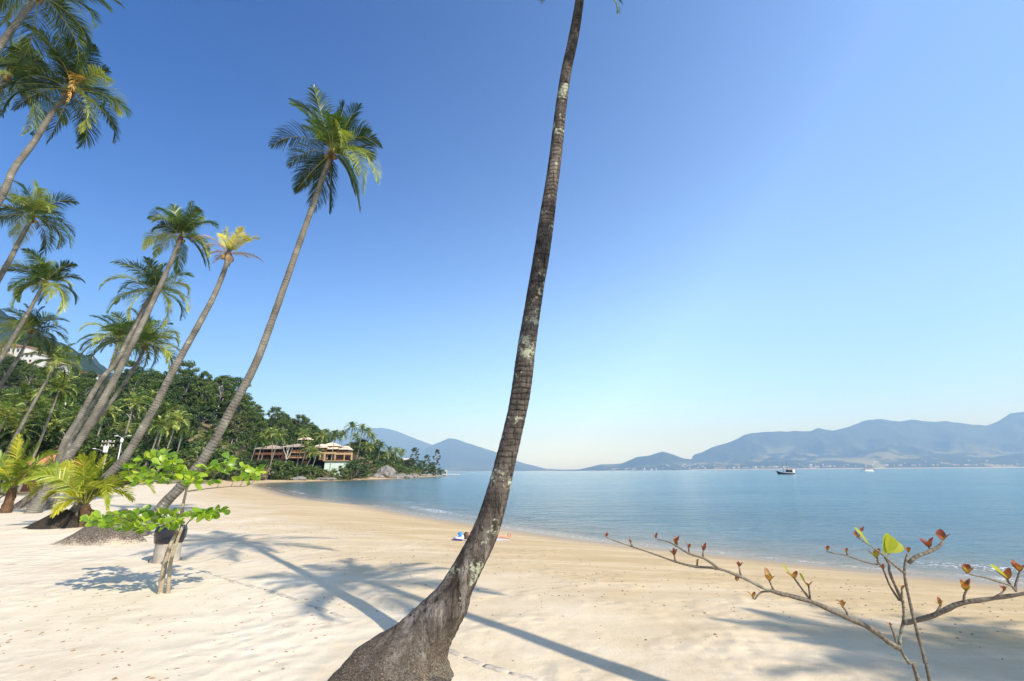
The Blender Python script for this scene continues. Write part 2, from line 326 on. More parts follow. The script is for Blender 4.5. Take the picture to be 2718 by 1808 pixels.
def gz(x, y, d=None):
    x = np.asarray(x, float); y = np.asarray(y, float)
    if d is None: d = sdist(x, y)
    t = np.clip(d/14.0, 0, 1); z = SEA+0.9*(1-(1-t)**1.7)+np.clip(d-14, 0, 60)*0.003
    z = np.where(d < 0, SEA-np.minimum(-d*0.07, 4.0), z)
    th = np.arctan2(x, y); r = np.hypot(x, y)
    ds, dr, hr = (np.interp(th, _ha, _hd[:, i]) for i in range(3))
    h = hr*sstep((r-ds)/(dr-ds))*(1+0.12*(fbm(x/45, y/45, 5)-0.5))
    h = h+np.interp(th, _va, _vh)*sstep((r-300)/70)
    h = h*sstep((d-6)/28)*np.where(th > _ha[-1]+0.02, 0, 1)*sstep((th+2.0)/0.4)
    h = h*(1-0.75*sstep((r-480)/500))
    z = z+h
    near = np.where(r < 60, 1, 0)
    z = z+np.where(d > 3, 0.05*(fbm(x*0.7, y*0.7, 3, 3)-0.5)*sstep((d-3)/8)*near, 0)
    return z
def g1(x, y): return float(gz(np.array([x]), np.array([y]))[0])
def ground_at(px, py):
    z = 0.0
    for _ in range(12): p = gp(px, py, z); z = 0.5*z+0.5*g1(p[0], p[1])
    return np.array([p[0], p[1], g1(p[0], p[1])])

def polar(rs, fine, name):
    th = np.concatenate([np.arange(-180, -62, 4.0), np.arange(-62, 62, fine), np.arange(62, 180, 4.0)])*math.pi/180
    Rg, T = np.meshgrid(rs, th, indexing='ij'); return Rg*np.sin(T), Rg*np.cos(T), len(rs), len(th)
def gridmesh(name, X, Y, Zz, nr, nt_, mat, attrs, centre=None):
    v = np.stack([X.ravel(), Y.ravel(), Zz.ravel()], 1); i = np.arange(nr-1)[:, None]*nt_; j = np.arange(nt_)[None, :]; k = (j+1) % nt_
    f = np.stack([i+j, i+nt_+j, i+nt_+k, i+k], -1).reshape(-1, 4)[:, ::-1]
    me = bpy.data.meshes.new(name); nv = len(v)
    tail = None
    if centre is not None:
        v = np.vstack([v, centre]); tail = np.stack([np.full(nt_, nv), (np.arange(nt_)), (np.arange(nt_)+1) % nt_], 1)
    me.vertices.add(len(v)); me.vertices.foreach_set('co', v.ravel())
    nl = f.size+(tail.size if tail is not None else 0); me.loops.add(nl)
    li = f.ravel() if tail is None else np.concatenate([f.ravel(), tail[:, [0, 2, 1]].ravel()])
    me.loops.foreach_set('vertex_index', li.astype(np.int32))
    npoly = len(f)+(len(tail) if tail is not None else 0); me.polygons.add(npoly)
    ls = np.concatenate([np.arange(len(f))*4, len(f)*4+np.arange(npoly-len(f))*3]); me.polygons.foreach_set('loop_start', ls.astype(np.int32))
    me.polygons.foreach_set('use_smooth', np.ones(npoly, bool))
    for nm, a in attrs.items():
        a = a.ravel(); a = np.append(a, a[0]) if centre is not None else a
        at_ = me.attributes.new(nm, 'FLOAT', 'POINT'); at_.data.foreach_set('value', a.astype(np.float32))
    me.materials.append(mat); me.update(calc_edges=True); me.validate()
    o = bpy.data.objects.new(name, me); COL.objects.link(o); return o

# sand, turning to soil and leaf litter inland
def make_ground():
    m, nt, n, b = node_mat('beach_sand'); o = objc(nt); d = attr(nt, 'shore'); veg = attr(nt, 'veg')
    big = noise(nt, 0.35, 5, 0.6, o); midn = noise(nt, 2.2, 6, 0.6, o); fine = noise(nt, 30, 5, 0.7, o)
    st = N(nt, 'ShaderNodeMapping', {'Vector': o, 'Rotation': (0, 0, math.radians(-46)), 'Scale': (0.22, 1.5, 1)})
    streak = noise(nt, 1.0, 5, 0.6, st.outputs[0], 0.4)
    dry = ramp(nt, mth(nt, 'MULTIPLY_ADD', midn, 0.45, mth(nt, 'MULTIPLY', big, 0.55)), [(0.36, (0.56, 0.465, 0.32)), (0.50, (0.65, 0.555, 0.405)), (0.66, (0.72, 0.625, 0.475))])
    damp = ramp(nt, streak, [(0.30, (0.44, 0.315, 0.16)), (0.52, (0.51, 0.38, 0.21)), (0.72, (0.63, 0.495, 0.31))])
    dd = mth(nt, 'MULTIPLY_ADD', big, 9.0, mth(nt, 'ADD', d, -4.5))
    c = mixc(nt, ramp(nt, mth(nt, 'DIVIDE', dd, 26.0), [(0.32, 0.0), (0.62, 1.0)]), damp, dry)
    wet = ramp(nt, mth(nt, 'MULTIPLY_ADD', midn, 0.07, mth(nt, 'DIVIDE', d, 9.0)), [(0.06, 1.0), (0.46, 0.0)])
    c = mixc(nt, wet, c, (0.28, 0.205, 0.125))
    # brown stains of old leaf litter on the dry sand
    stain = mth(nt, 'MULTIPLY', ramp(nt, noise(nt, 1.1, 7, 0.68, o), [(0.60, 0.0), (0.70, 0.55)]), ramp(nt, mth(nt, 'DIVIDE', d, 40.0), [(0.30, 0.0), (0.45, 1.0)]))
    c = mixc(nt, stain, c, (0.40, 0.28, 0.17))
    grain = ramp(nt, noise(nt, 140, 3, 0.7, o), [(0.3, 0.84), (0.5, 1.0), (0.72, 1.06)])
    c = mixc(nt, 1.0, c, grain, 'MULTIPLY')
    soil = ramp(nt, noise(nt, 0.11, 6, 0.65, o), [(0.32, (0.04, 0.05, 0.018)), (0.45, (0.10, 0.10, 0.035)), (0.56, (0.19, 0.155, 0.08)), (0.68, (0.33, 0.19, 0.10))])
    c = mixc(nt, veg, c, soil); setc(nt, b, c)
    rough = mth(nt, 'SUBTRACT', 0.95, mth(nt, 'MULTIPLY', wet, 0.80)); nt.links.new(rough, b.inputs['Roughness'])
    b.inputs['Specular IOR Level'].default_value = 0.3
    # trampled, footprinted surface on the dry part
    vor = N(nt, 'ShaderNodeTexVoronoi', {'Vector': o, 'Scale': 4.2, 'Randomness': 1.0}); vor.feature = 'SMOOTH_F1'
    foot = mth(nt, 'MULTIPLY', vor.outputs[0], ramp(nt, noise(nt, 0.5, 3, 0.5, o), [(0.47, 0.0), (0.58, 1.0)]))
    h = mth(nt, 'MULTIPLY_ADD', midn, 0.55, mth(nt, 'MULTIPLY_ADD', fine, 0.16, mth(nt, 'MULTIPLY', foot, 1.2)))
    h = mth(nt, 'MULTIPLY', h, mth(nt, 'MULTIPLY_ADD', ramp(nt, mth(nt, 'DIVIDE', dd, 20.0), [(0.2, 0.25), (0.7, 1.0)]), 1.0, 0.0))
    bump(nt, b, h, 0.45, 0.13)
    rs = np.concatenate([np.linspace(0.5, 4, 15)[:-1], 4*(1.0135**np.arange(0, 250)), 4*(1.0135**249)*(1.06**np.arange(1, 95))])
    rs = rs[rs < 21000]; rs = np.append(rs, 21000)
    X, Y, nr, nt_ = polar(rs, 0.5, 'g'); D = sdist(X, Y); Zz = gz(X, Y, D); Zz[D < -400] = -6
    r = np.hypot(X, Y); th = np.arctan2(X, Y)
    veg_v = sstep((D-24-10*(fbm(X/6, Y/6, 9)-0.5))/5)*sstep((r-62)/16)
    far = np.interp(th, _ha, [0]*11+[1]*8); veg_v = np.maximum(veg_v, sstep((D-9-6*(fbm(X/4, Y/4, 9)-0.5))/4)*sstep((r-118)/12))
    g = gridmesh('ground', X, Y, Zz, nr, nt_, m, dict(shore=D, veg=veg_v), centre=(0, 0, Zz[0].mean()))
    tag(g, kind='structure')
    return g
make_ground()

def make_sea():
    m, nt, n, b = node_mat('sea_water'); geo = n.new('ShaderNodeNewGeometry').outputs['Position']; d = attr(nt, 'shore')
    deep = ramp(nt, noise(nt, 0.012, 5, 0.6, geo), [(0.35, (0.014, 0.115, 0.165)), (0.65, (0.026, 0.160, 0.210))])
    c = ramp(nt, mth(nt, 'MULTIPLY_ADD', noise(nt, 0.6, 4, 0.6, geo), 0.03, mth(nt, 'DIVIDE', d, 60.0)), [(0.012, (0.34, 0.26, 0.155)), (0.035, (0.17, 0.155, 0.105)), (0.12, (0.055, 0.115, 0.125)), (0.5, (0.028, 0.115, 0.15))])
    c = mixc(nt, ramp(nt, mth(nt, 'DIVIDE', d, 120.0), [(0.1, 0.0), (0.6, 1.0)]), c, deep)
    foamn = noise(nt, 7, 6, 0.75, geo)
    fm = mth(nt, 'MULTIPLY', attr(nt, 'foam'), ramp(nt, foamn, [(0.50, 0.0), (0.58, 1.0)]))
    c = mixc(nt, fm, c, (0.78, 0.78, 0.76)); setc(nt, b, c)
    nt.links.new(mth(nt, 'MULTIPLY_ADD', fm, 0.6, 0.12), b.inputs['Roughness']); b.inputs['IOR'].default_value = 1.33
    mp = N(nt, 'ShaderNodeMapping', {'Vector': geo, 'Rotation': (0, 0, math.radians(-25)), 'Scale': (0.55, 1.6, 1)})
    w1 = noise(nt, 3.2, 4, 0.6, mp.outputs[0], 0.6); w2 = noise(nt, 0.45, 3, 0.55, mp.outputs[0], 0.5); w3 = noise(nt, 0.05, 4, 0.6, mp.outputs[0])
    h = mth(nt, 'MULTIPLY_ADD', w1, 0.055, mth(nt, 'MULTIPLY', w2, 0.26))
    h = mth(nt, 'MULTIPLY', h, mth(nt, 'MULTIPLY_ADD', w3, 1.4, 0.25))
    bump(nt, b, h, 1.0, 1.0)
    rs = np.concatenate([6*(1.0125**np.arange(0, 330)), 6*(1.0125**329)*(1.08**np.arange(1, 80))]); rs = rs[rs < 20900]; rs = np.append(rs, 20900)
    X, Y, nr, nt_ = polar(rs, 0.4, 's'); D = -sdist(X, Y)
    wob = 2.2*(fbm(X/9, Y/9, 21)-0.5)
    Zz = np.full(X.shape, SEA); foam = np.zeros(X.shape)
    for dd, hh, ww in ((0.55, 0.035, 0.28), (2.1, 0.085, 0.5), (4.6, 0.07, 0.8), (8.0, 0.05, 1.2)):
        e = (D-dd-wob*min(1, dd/2))/ww; a = fbm(X/7, Y/7, int(dd*10))
        Zz += hh*np.exp(-e*e)*np.clip(a*2-0.35, 0, 1.3)*np.where(e < 0, np.exp(-e*e), 1)
        if dd < 3: foam = np.maximum(foam, np.exp(-((e+0.5)*1.3)**2)*np.clip((a-0.52)*5, 0, 1))
    foam = np.maximum(foam, np.exp(-((D-0.10)/0.08)**2)*0.5)
    Zz[D < -3] = SEA-0.05
    s = gridmesh('sea', X, Y, Zz, nr, nt_, m, dict(shore=D, foam=foam), centre=(0, 0, SEA-0.05)); tag(s, kind='structure')
make_sea()

# ------------------------------------------------------------------ mountains
def mountmat(name, c0, c1, patch, foot=True):
    m, nt, n, b = node_mat(name); geo = n.new('ShaderNodeNewGeometry').outputs['Position']
    v = attr(nt, 'al'); nz = noise(nt, 0.009, 8, 0.7, geo); big = noise(nt, 0.001, 6, 0.62, geo)
    c = ramp(nt, nz, [(0.35, c0), (0.65, c1)])
    pf = mth(nt, 'MULTIPLY', ramp(nt, big, [(0.52, 0.0), (0.56, 0.8)]), ramp(nt, v, [(0.10, 1.0), (0.45, 0.0)]))
    c = mixc(nt, pf, c, patch)
    if foot: c = mixc(nt, ramp(nt, v, [(0.005, 0.8), (0.012, 0.0)]), c, (0.55, 0.48, 0.38))
    setc(nt, b, c); b.inputs['Roughness'].default_value = 0.95; b.inputs['Specular IOR Level'].default_value = 0.1
    bump(nt, b, nz, 0.8, 18)
    return m
def mountain(name, sky, near, ridge, mat, seed, power=0.85, spur=0.35, nv=46, step=6.0, back=1.3, spw=420.0):
    """a range whose crest runs over the listed heights; spurs and gullies run down to its foot"""
    xs = np.array([q[0] for q in sky], float); ys = np.array([q[1] for q in sky], float)
    px = np.arange(xs[0], xs[-1]+1, step); py = np.interp(px, xs, ys)
    crest = np.array([at(a, b_, ridge) for a, b_ in zip(px, py)]); h = np.maximum(crest[:, 2]+3, 1.0)
    h = h*(1+0.035*(fbm(px/19.0, px*0+3, seed+40, 4)-0.5))
    v = np.concatenate([np.linspace(0, 1, nv), np.linspace(1, back, 8)[1:]]); Pn = []
    dirx = crest[:, 0]/ridge
    for vi in v:
        Yv = near+(ridge-near)*vi; X = dirx*Yv; Yv = np.full_like(X, Yv)
        Yw = Yv+ (vi if vi < 1 else 1)*0; base = np.clip(vi, 0, 1)**power
        rn = np.abs(fbm(X/spw, Yv/spw/2.2, seed, 5)-0.5)*2; r2 = fbm(X/spw*3, Yv/spw*2, seed+9, 4)
        cut = 1-(spur*(1-rn)+0.25*spur*(r2))*np.sin(np.pi*np.clip(vi, 0, 1))**0.8
        zz = h*base*cut
        if vi > 1: zz = h*(1-(vi-1)/(back-1)*0.8)
        Pn.append(np.stack([X, Yw, zz-3], 1))
    Pn = np.array(Pn); nr, nc = Pn.shape[:2]
    f = [(i*nc+j, i*nc+j+1, (i+1)*nc+j+1, (i+1)*nc+j) for i in range(nr-1) for j in range(nc-1)]
    al = np.clip((Pn[..., 2]+3)/h.max(), 0, 1).ravel()
    mb = MB().add(Pn.reshape(-1, 3), f, al=al); o = mb.build(name, mat); tag(o, kind='structure'); return Pn
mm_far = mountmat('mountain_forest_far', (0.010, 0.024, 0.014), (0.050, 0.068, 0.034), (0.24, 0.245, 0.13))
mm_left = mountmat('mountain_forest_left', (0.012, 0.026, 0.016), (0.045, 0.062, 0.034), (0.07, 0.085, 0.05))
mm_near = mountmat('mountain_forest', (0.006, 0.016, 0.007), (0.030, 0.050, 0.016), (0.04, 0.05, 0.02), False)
SKY_RIGHT = [(1831, 1240), (1838, 1209), (1862, 1201), (1893, 1186), (1939, 1173), (1975, 1155), (1996, 1149), (2068, 1145), (2151, 1145), (2172, 1137), (2213, 1143), (2254, 1134), (2296, 1117), (2337, 1113), (2389, 1120),
             (2420, 1114), (2466, 1120), (2513, 1118), (2559, 1125), (2621, 1130), (2652, 1116), (2683, 1098), (2718, 1092), (2800, 1090), (3000, 1110), (3300, 1130), (3700, 1180)]
FARSHORE = mountain('mountains', SKY_RIGHT, 8800, 12600, mm_far, 11, 0.8, 0.62, spw=700)
SKY_CAPE = [(1480, 1247), (1539, 1246), (1593, 1233), (1650, 1231), (1691, 1213), (1722, 1210), (1758, 1198), (1779, 1204), (1815, 1217), (1860, 1222), (1920, 1238), (1960, 1247)]
CAPE = mountain('mountains', SKY_CAPE, 9500, 11200, mm_far, 23, 0.8, 0.55, spw=700)
mountain('mountains', [(700, 1190), (800, 1160), (871, 1148), (894, 1148), (920, 1136), (955, 1140), (986, 1138), (1014, 1136), (1044, 1142), (1095, 1162), (1146, 1180), (1200, 1205), (1260, 1228), (1330, 1247)], 14000, 18400, mm_left, 31, 0.8, 0.3, spw=900)
mountain('mountains', [(1030, 1246), (1090, 1215), (1146, 1182), (1192, 1164), (1212, 1166), (1250, 1179), (1314, 1199), (1384, 1228), (1453, 1245), (1500, 1247)], 13000, 16400, mm_left, 37, 0.8, 0.3, spw=900)
mountain('mountains', [(-900, 700), (-500, 740), (-250, 770), (-80, 800), (0, 822), (29, 836), (107, 886), (178, 918), (221, 940), (275, 985), (420, 1100), (560, 1180)], 560, 1250, mm_near, 47, 0.9, 0.22, spw=250, back=1.15)
mountain('mountains', [(60, 960), (150, 945), (222, 945), (246, 938), (264, 962), (320, 1010), (420, 1075), (600, 1180)], 1500, 2300, mm_near, 53, 0.9, 0.25, spw=420, back=1.15)

# ------------------------------------------------------------------ palm fronds
def bez(P, t):
    t = t[:, None]; return ((1-t)**3)*P[0]+3*t*(1-t)**2*P[1]+3*t*t*(1-t)*P[2]+t**3*P[3]
def bezd(P, t):
    t = t[:, None]; return nrm(3*(1-t)**2*(P[1]-P[0])+6*t*(1-t)*(P[2]-P[1])+3*t*t*(P[3]-P[2]))
def frond(mb, P, L, n, rng, up=Z, hang=0.5, tint=0.45, w=0.045, stalk=0.030, tipdry=0.0, segs=3, start=0.13, ragged=0.06):
    """one feather leaf along the Bezier P: stalk (material 1) and two rows of folded leaflets (material 0)"""
    P = np.asarray(P, float); ts = np.linspace(0, 1, 9); R = bez(P, ts)
    if stalk: mb.add(*_tubev(R, np.linspace(stalk, stalk*0.2, 9), 4), tint=tint, mi=1)
    t = np.linspace(start, 0.995, n); C = bez(P, t); T = bezd(P, t)
    up = np.asarray(up, float); S = nrm(np.cross(T, up)); Nn = np.cross(S, T)
    ln0 = L*(0.30+0.70*np.sin(np.pi*np.clip(t*0.80+0.12, 0, 1)))*(1-0.55*t**5)
    for side in (-1, 1):
        ln = ln0*rng.uniform(0.82, 1.08, n)*(rng.random(n) > ragged)+0.02
        a = np.radians(66-44*t+rng.uniform(-6, 6, n)); hg = hang*rng.uniform(0.55, 1.35, n)
        d0 = nrm(S*(side*np.sin(a))[:, None]+T*np.cos(a)[:, None]+Nn*(0.28+0.1*rng.standard_normal(n))[:, None])
        W = nrm(np.cross(d0, Nn+0.35*rng.standard_normal((n, 3))+S*side*0.5))
        pts = [C.copy()]; cur = C.copy()
        for k in range(segs):
            q = (k+0.6)/segs; d = nrm(d0-Z*(hg*q*q*1.7+0.05)[:, None]); cur = cur+d*(ln/segs)[:, None]; pts.append(cur.copy())
        ws = [0.55]+[1.0-0.55*(k/segs)**2 for k in range(1, segs)]
        V = []
        for k in range(segs): V += [pts[k]+W*(w*0.5*ws[k]), pts[k]-W*(w*0.5*ws[k])]
        V.append(pts[segs]); V = np.stack(V, 1); m = 2*segs+1      # n, m, 3
        tv = np.clip(tint+0.10*rng.standard_normal(n), 0, 1)[:, None]+np.zeros((n, m))
        if tipdry: tv[:, -1] = np.clip(tv[:, -1]+tipdry, 0, 1)
        base = np.arange(n)[:, None]*m
        f = []
        for k in range(segs-1): f += (base+np.array([2*k, 2*k+1, 2*k+3, 2*k+2])).tolist()
        f += (base+np.array([2*segs-2, 2*segs-1, 2*segs])).tolist()
        mb.add(V.reshape(-1, 3), f, tint=tv.ravel(), smooth=False)
def _tubev(P, r, n):
    T = nrm(np.gradient(P, axis=0)); a = np.cross(T[0], [0.13, 0.9, 0.3]); a = a/np.linalg.norm(a); V = []; th = np.linspace(0, 2*math.pi, n, endpoint=False)
    for i in range(len(P)):
        a = a-T[i]*(a @ T[i]); a = a/np.linalg.norm(a); b = np.cross(T[i], a); V.append(P[i]+(np.cos(th)*r[i])[:, None]*a+(np.sin(th)*r[i])[:, None]*b)
    k = len(P); return np.concatenate(V), [(i*n+j, i*n+(j+1) % n, (i+1)*n+(j+1) % n, (i+1)*n+j) for i in range(k-1) for j in range(n)]
def adir(az, el): return np.array([math.cos(el)*math.sin(az), math.cos(el)*math.cos(az), math.sin(el)])
def free_fronds(rng, R, nf, elmax=78, elmin=-48, wind=(0, 0, 0)):
    """Bezier control points of a whole crown round the origin, youngest leaf first"""
    out = []; az = rng.uniform(0, 6.28)
    for i in range(nf):
        q = i/(nf-1); el = math.radians(elmax+(elmin-elmax)*q**0.85+rng.uniform(-7, 7)); az += 2.39996+rng.uniform(-0.3, 0.3)
        r = R*rng.uniform(0.86, 1.08)*(0.80 if q < 0.12 else 1.0); arch = math.radians(16+16*q)
        wv = np.array(wind)*r*0.25
        out.append((np.array([(0, 0, 0), adir(az, min(el+arch, 1.5))*r*0.36, adir(az, el+arch*0.6)*r*0.76+wv*0.5, adir(az, el-0.18)*r*0.98+wv]), q))
    return out
def screen_frond(C, dx, dy, depth, bulge, scale=1.0):
    """Bezier from the crown C to a tip dx, dy photo pixels away and depth metres nearer (-) or farther (+)"""
    qx, qy = pxof(C); tip = at(qx+dx, qy+dy, C[1]+depth)
    v = tip-C; L = np.linalg.norm(v); b = Z*bulge*L
    return np.array([C, C+v*0.30+b*1.0, C+v*0.72+b*1.15, tip])

def trunk(parent, name, nodes, mat, step=0.22, n=12, rng=None, rings=0.025, lump=0.03):
    """nodes: x, y, z, radius from the ground up"""
    S = spline(nodes, step); P = S[:, :3]; r = S[:, 3]; k = len(P)
    r = r*(1+rings*np.sin(np.arange(k)*2.1))
    T = nrm(np.gradient(P, axis=0)); L = np.concatenate([[0], np.cumsum(np.linalg.norm(np.diff(P, axis=0), axis=1))])
    th = np.linspace(0, 2*math.pi, n, endpoint=False); V = []; a = np.cross(T[0], [0, 1, 0.1]); a = a/np.linalg.norm(a)
    for i in range(k):
        a = a-T[i]*(a @ T[i]); a = a/np.linalg.norm(a); b = np.cross(T[i], a)
        rr = r[i]*(1+lump*2*(fbm(th*1.3+50, np.full(n, L[i]*2.2), 3, 3)-0.5)*2)
        V.append(P[i]+(np.cos(th)*rr)[:, None]*a+(np.sin(th)*rr)[:, None]*b)
    f = [(i*n+j, i*n+(j+1) % n, (i+1)*n+(j+1) % n, (i+1)*n+j) for i in range(k-1) for j in range(n)]+[tuple((k-1)*n+j for j in range(n))]
    return MB().add(np.concatenate(V), f, al=np.repeat(L, n)).build(name, mat, parent)
def root_mound(parent, c, rx, ry, h, lean=(-0.3, 0), seed=1, name='root_mound', mat='mound'):
    """the flaring foot of fibrous roots half buried in sand"""
    nr, na = 16, 36; V = []; rng = np.random.default_rng(seed)
    for i in range(nr):
        q = i/(nr-1); prof = (1-q*q)**2.2*0.8+(1-q)**2*0.2
        for j in range(na):
            a = 2*math.pi*j/na; k = 1+0.16*(vnoise(3*math.cos(a)+9, 3*math.sin(a)+q*2, seed)-0.5)*2
            rr = q*k; z = h*prof*(1+0.18*(vnoise(8*a, q*9, seed+3)-0.5))
            px_, py_ = c[0]+lean[0]*q*rx+rr*rx*math.cos(a), c[1]+lean[1]*q*ry+rr*ry*math.sin(a)
            gl = g1(px_, py_) if q > .5 else c[2]
            V.append((px_, py_, (gl if q > .5 else c[2])-0.05+z))
    f = [(i*na+j, i*na+(j+1) % na, (i+1)*na+(j+1) % na, (i+1)*na+j) for i in range(nr-1) for j in range(na)]
    return MB().add(V, [q[::-1] for q in f], al=np.repeat(np.linspace(0, 1, nr), na)).build(name, M[mat], parent)
def mound_mat(nm='root_fibre_in_sand', k0=-0.86, dk=1.0):
    m, nt, n, b = node_mat(nm); o = objc(nt); al = attr(nt, 'al')
    fn = noise(nt, 28, 6, 0.75, o); mid = noise(nt, 3, 4, 0.6, o)
    root = ramp(nt, fn, [(0.36, np.array((0.045, 0.035, 0.028))*dk), (0.52, np.array((0.17, 0.14, 0.11))*dk), (0.7, np.array((0.34, 0.29, 0.235))*dk)])
    k = mth(nt, 'ADD', al, mth(nt, 'MULTIPLY_ADD', fn, 0.9, mth(nt, 'MULTIPLY_ADD', mid, 0.5, k0)))
    setc(nt, b, mixc(nt, ramp(nt, k, [(0.52, 0.0), (0.74, 1.0)]), root, (0.64, 0.535, 0.40))); b.inputs['Roughness'].default_value = 0.95; b.inputs['Specular IOR Level'].default_value = 0.1
    bump(nt, b, fn, 1.0, 0.06); return m
M['mound'] = mound_mat(); M['mound_black'] = mound_mat('black_root_fibre', -1.05, 0.35)

def palm(label, waypoints, Ys, crown_px, R, spec=None, nf=20, seed=1, r0=0.2, r1=0.125, n=46, mats=None, tint=0.42, wind=(-0.3, -0.1, 0), group='coconut palms along the beach', hang=0.6, w=0.058, L=0.85, nuts=3, base_r=None, elmin=-48, dry=0, bulge=0.2, keep=None, extra=0):
    """waypoints: photo pixels from foot to top, at distances running from Ys[0] to Ys[1]; spec: frond tips in pixels from the crown"""
    rng = np.random.default_rng(seed); C = at(crown_px[0], crown_px[1], Ys[1]); k = len(waypoints)
    pts = []
    for i, q in enumerate(waypoints): pts.append(at(q[0], q[1], Ys[0]+(Ys[1]-Ys[0])*(i/k)))
    base = pts[0].copy(); base[2] = g1(base[0], base[1]); pts[0] = base-np.array([0, 0, 0.3])
    pts.append(C-np.array([0, 0, 0.1])); rad = np.linspace(r0, r1, k+1)
    if base_r: rad[0] = base_r
    t = thing('coconut_palm', label, 'palm tree', base, group)
    trunk(t, 'trunk', np.column_stack([np.array(pts), rad]), M['trunk'] , rng=rng)
    mt = mats or (M['frond'], M['rachis']); fl = []
    if spec:
        for s in spec:
            dx, dy = s[0], s[1]; dep = s[2] if len(s) > 2 else rng.uniform(-1.1, 1.1); bl = s[3] if len(s) > 3 else bulge*rng.uniform(0.7, 1.3)
            fl.append((screen_frond(C, dx, dy, dep, bl), 0.5))
        if extra: fl += [(P+C, q) for P, q in free_fronds(rng, R*0.8, extra, elmin=-10, wind=wind)]
    else:
        fl = [(P+C, q) for P, q in free_fronds(rng, R, nf, elmin=elmin, wind=wind)]
    for i, (P, q) in enumerate(fl):
        if keep is not None and not keep(P): continue
        mb = MB(); v = P[3]-P[0]; side = np.cross(v, Z); side = side/max(np.linalg.norm(side), 1e-6)
        up = Z+side*rng.uniform(-0.75, 0.75); fm = mt
        tn = rng.choice([tint-0.28, tint-0.05, tint+0.40], p=[.36, .37, .27])+rng.uniform(-.06, .06)
        if tn > tint+.2: P = P.copy(); ln_ = np.linalg.norm(P[3]-P[0]); P[2] = P[2]+Z*.09*ln_+(P[3]-P[2])*.35; P[3] = P[3]-Z*.20*ln_-(P[3]-P[0])*.10      # the tip curls over and shows its pale back
        if i >= len(fl)-dry: fm = (M['frond_dry'], M['frond_dry'])
        frond(mb, P, L*rng.uniform(0.9, 1.1), n, rng, up, hang, np.clip(tn, 0, 1), w, 0.030, rng.uniform(0, 0.3))
        mb.build('frond', list(fm), t)
    if nuts:
        hb = MB(); hb.tube([C-Z*0.45, C-Z*0.1, C+Z*0.25], [r1*0.95, r1*1.5, r1*0.6], 9); hb.build('crown_shaft', M['fibre'], t)
        for i in range(nuts):
            a = rng.uniform(0, 6.28); c = C+np.array([math.cos(a)*0.24, math.sin(a)*0.24, -0.22-0.16*rng.random()])
            nb = MB(); uv_ball(nb, c, (0.11, 0.11, 0.14), 8, 6); nb.build('coconut', M['coconut'], t)
    return t
def uv_ball(mb, c, r, nu=12, nv=8, tint=0.5, mi=0, lump=0.0, seed=0):
    V = []; 
    for i in range(nv+1):
        ph = math.pi*i/nv
        for j in range(nu):
            a = 2*math.pi*j/nu; d = np.array([math.sin(ph)*math.cos(a), math.sin(ph)*math.sin(a), math.cos(ph)])
            k = 1+lump*2*(float(fbm(d[0]*1.7+seed*3.1+5+d[2], d[1]*1.7+d[2]*1.3+8, seed, 3))-0.5)
            V.append(np.asarray(c)+d*np.asarray(r)*k)
    f = [(i*nu+j, (i+1)*nu+j, (i+1)*nu+(j+1) % nu, i*nu+(j+1) % nu) for i in range(nv) for j in range(nu)]
    return mb.add(V, f, tint=tint, mi=mi)

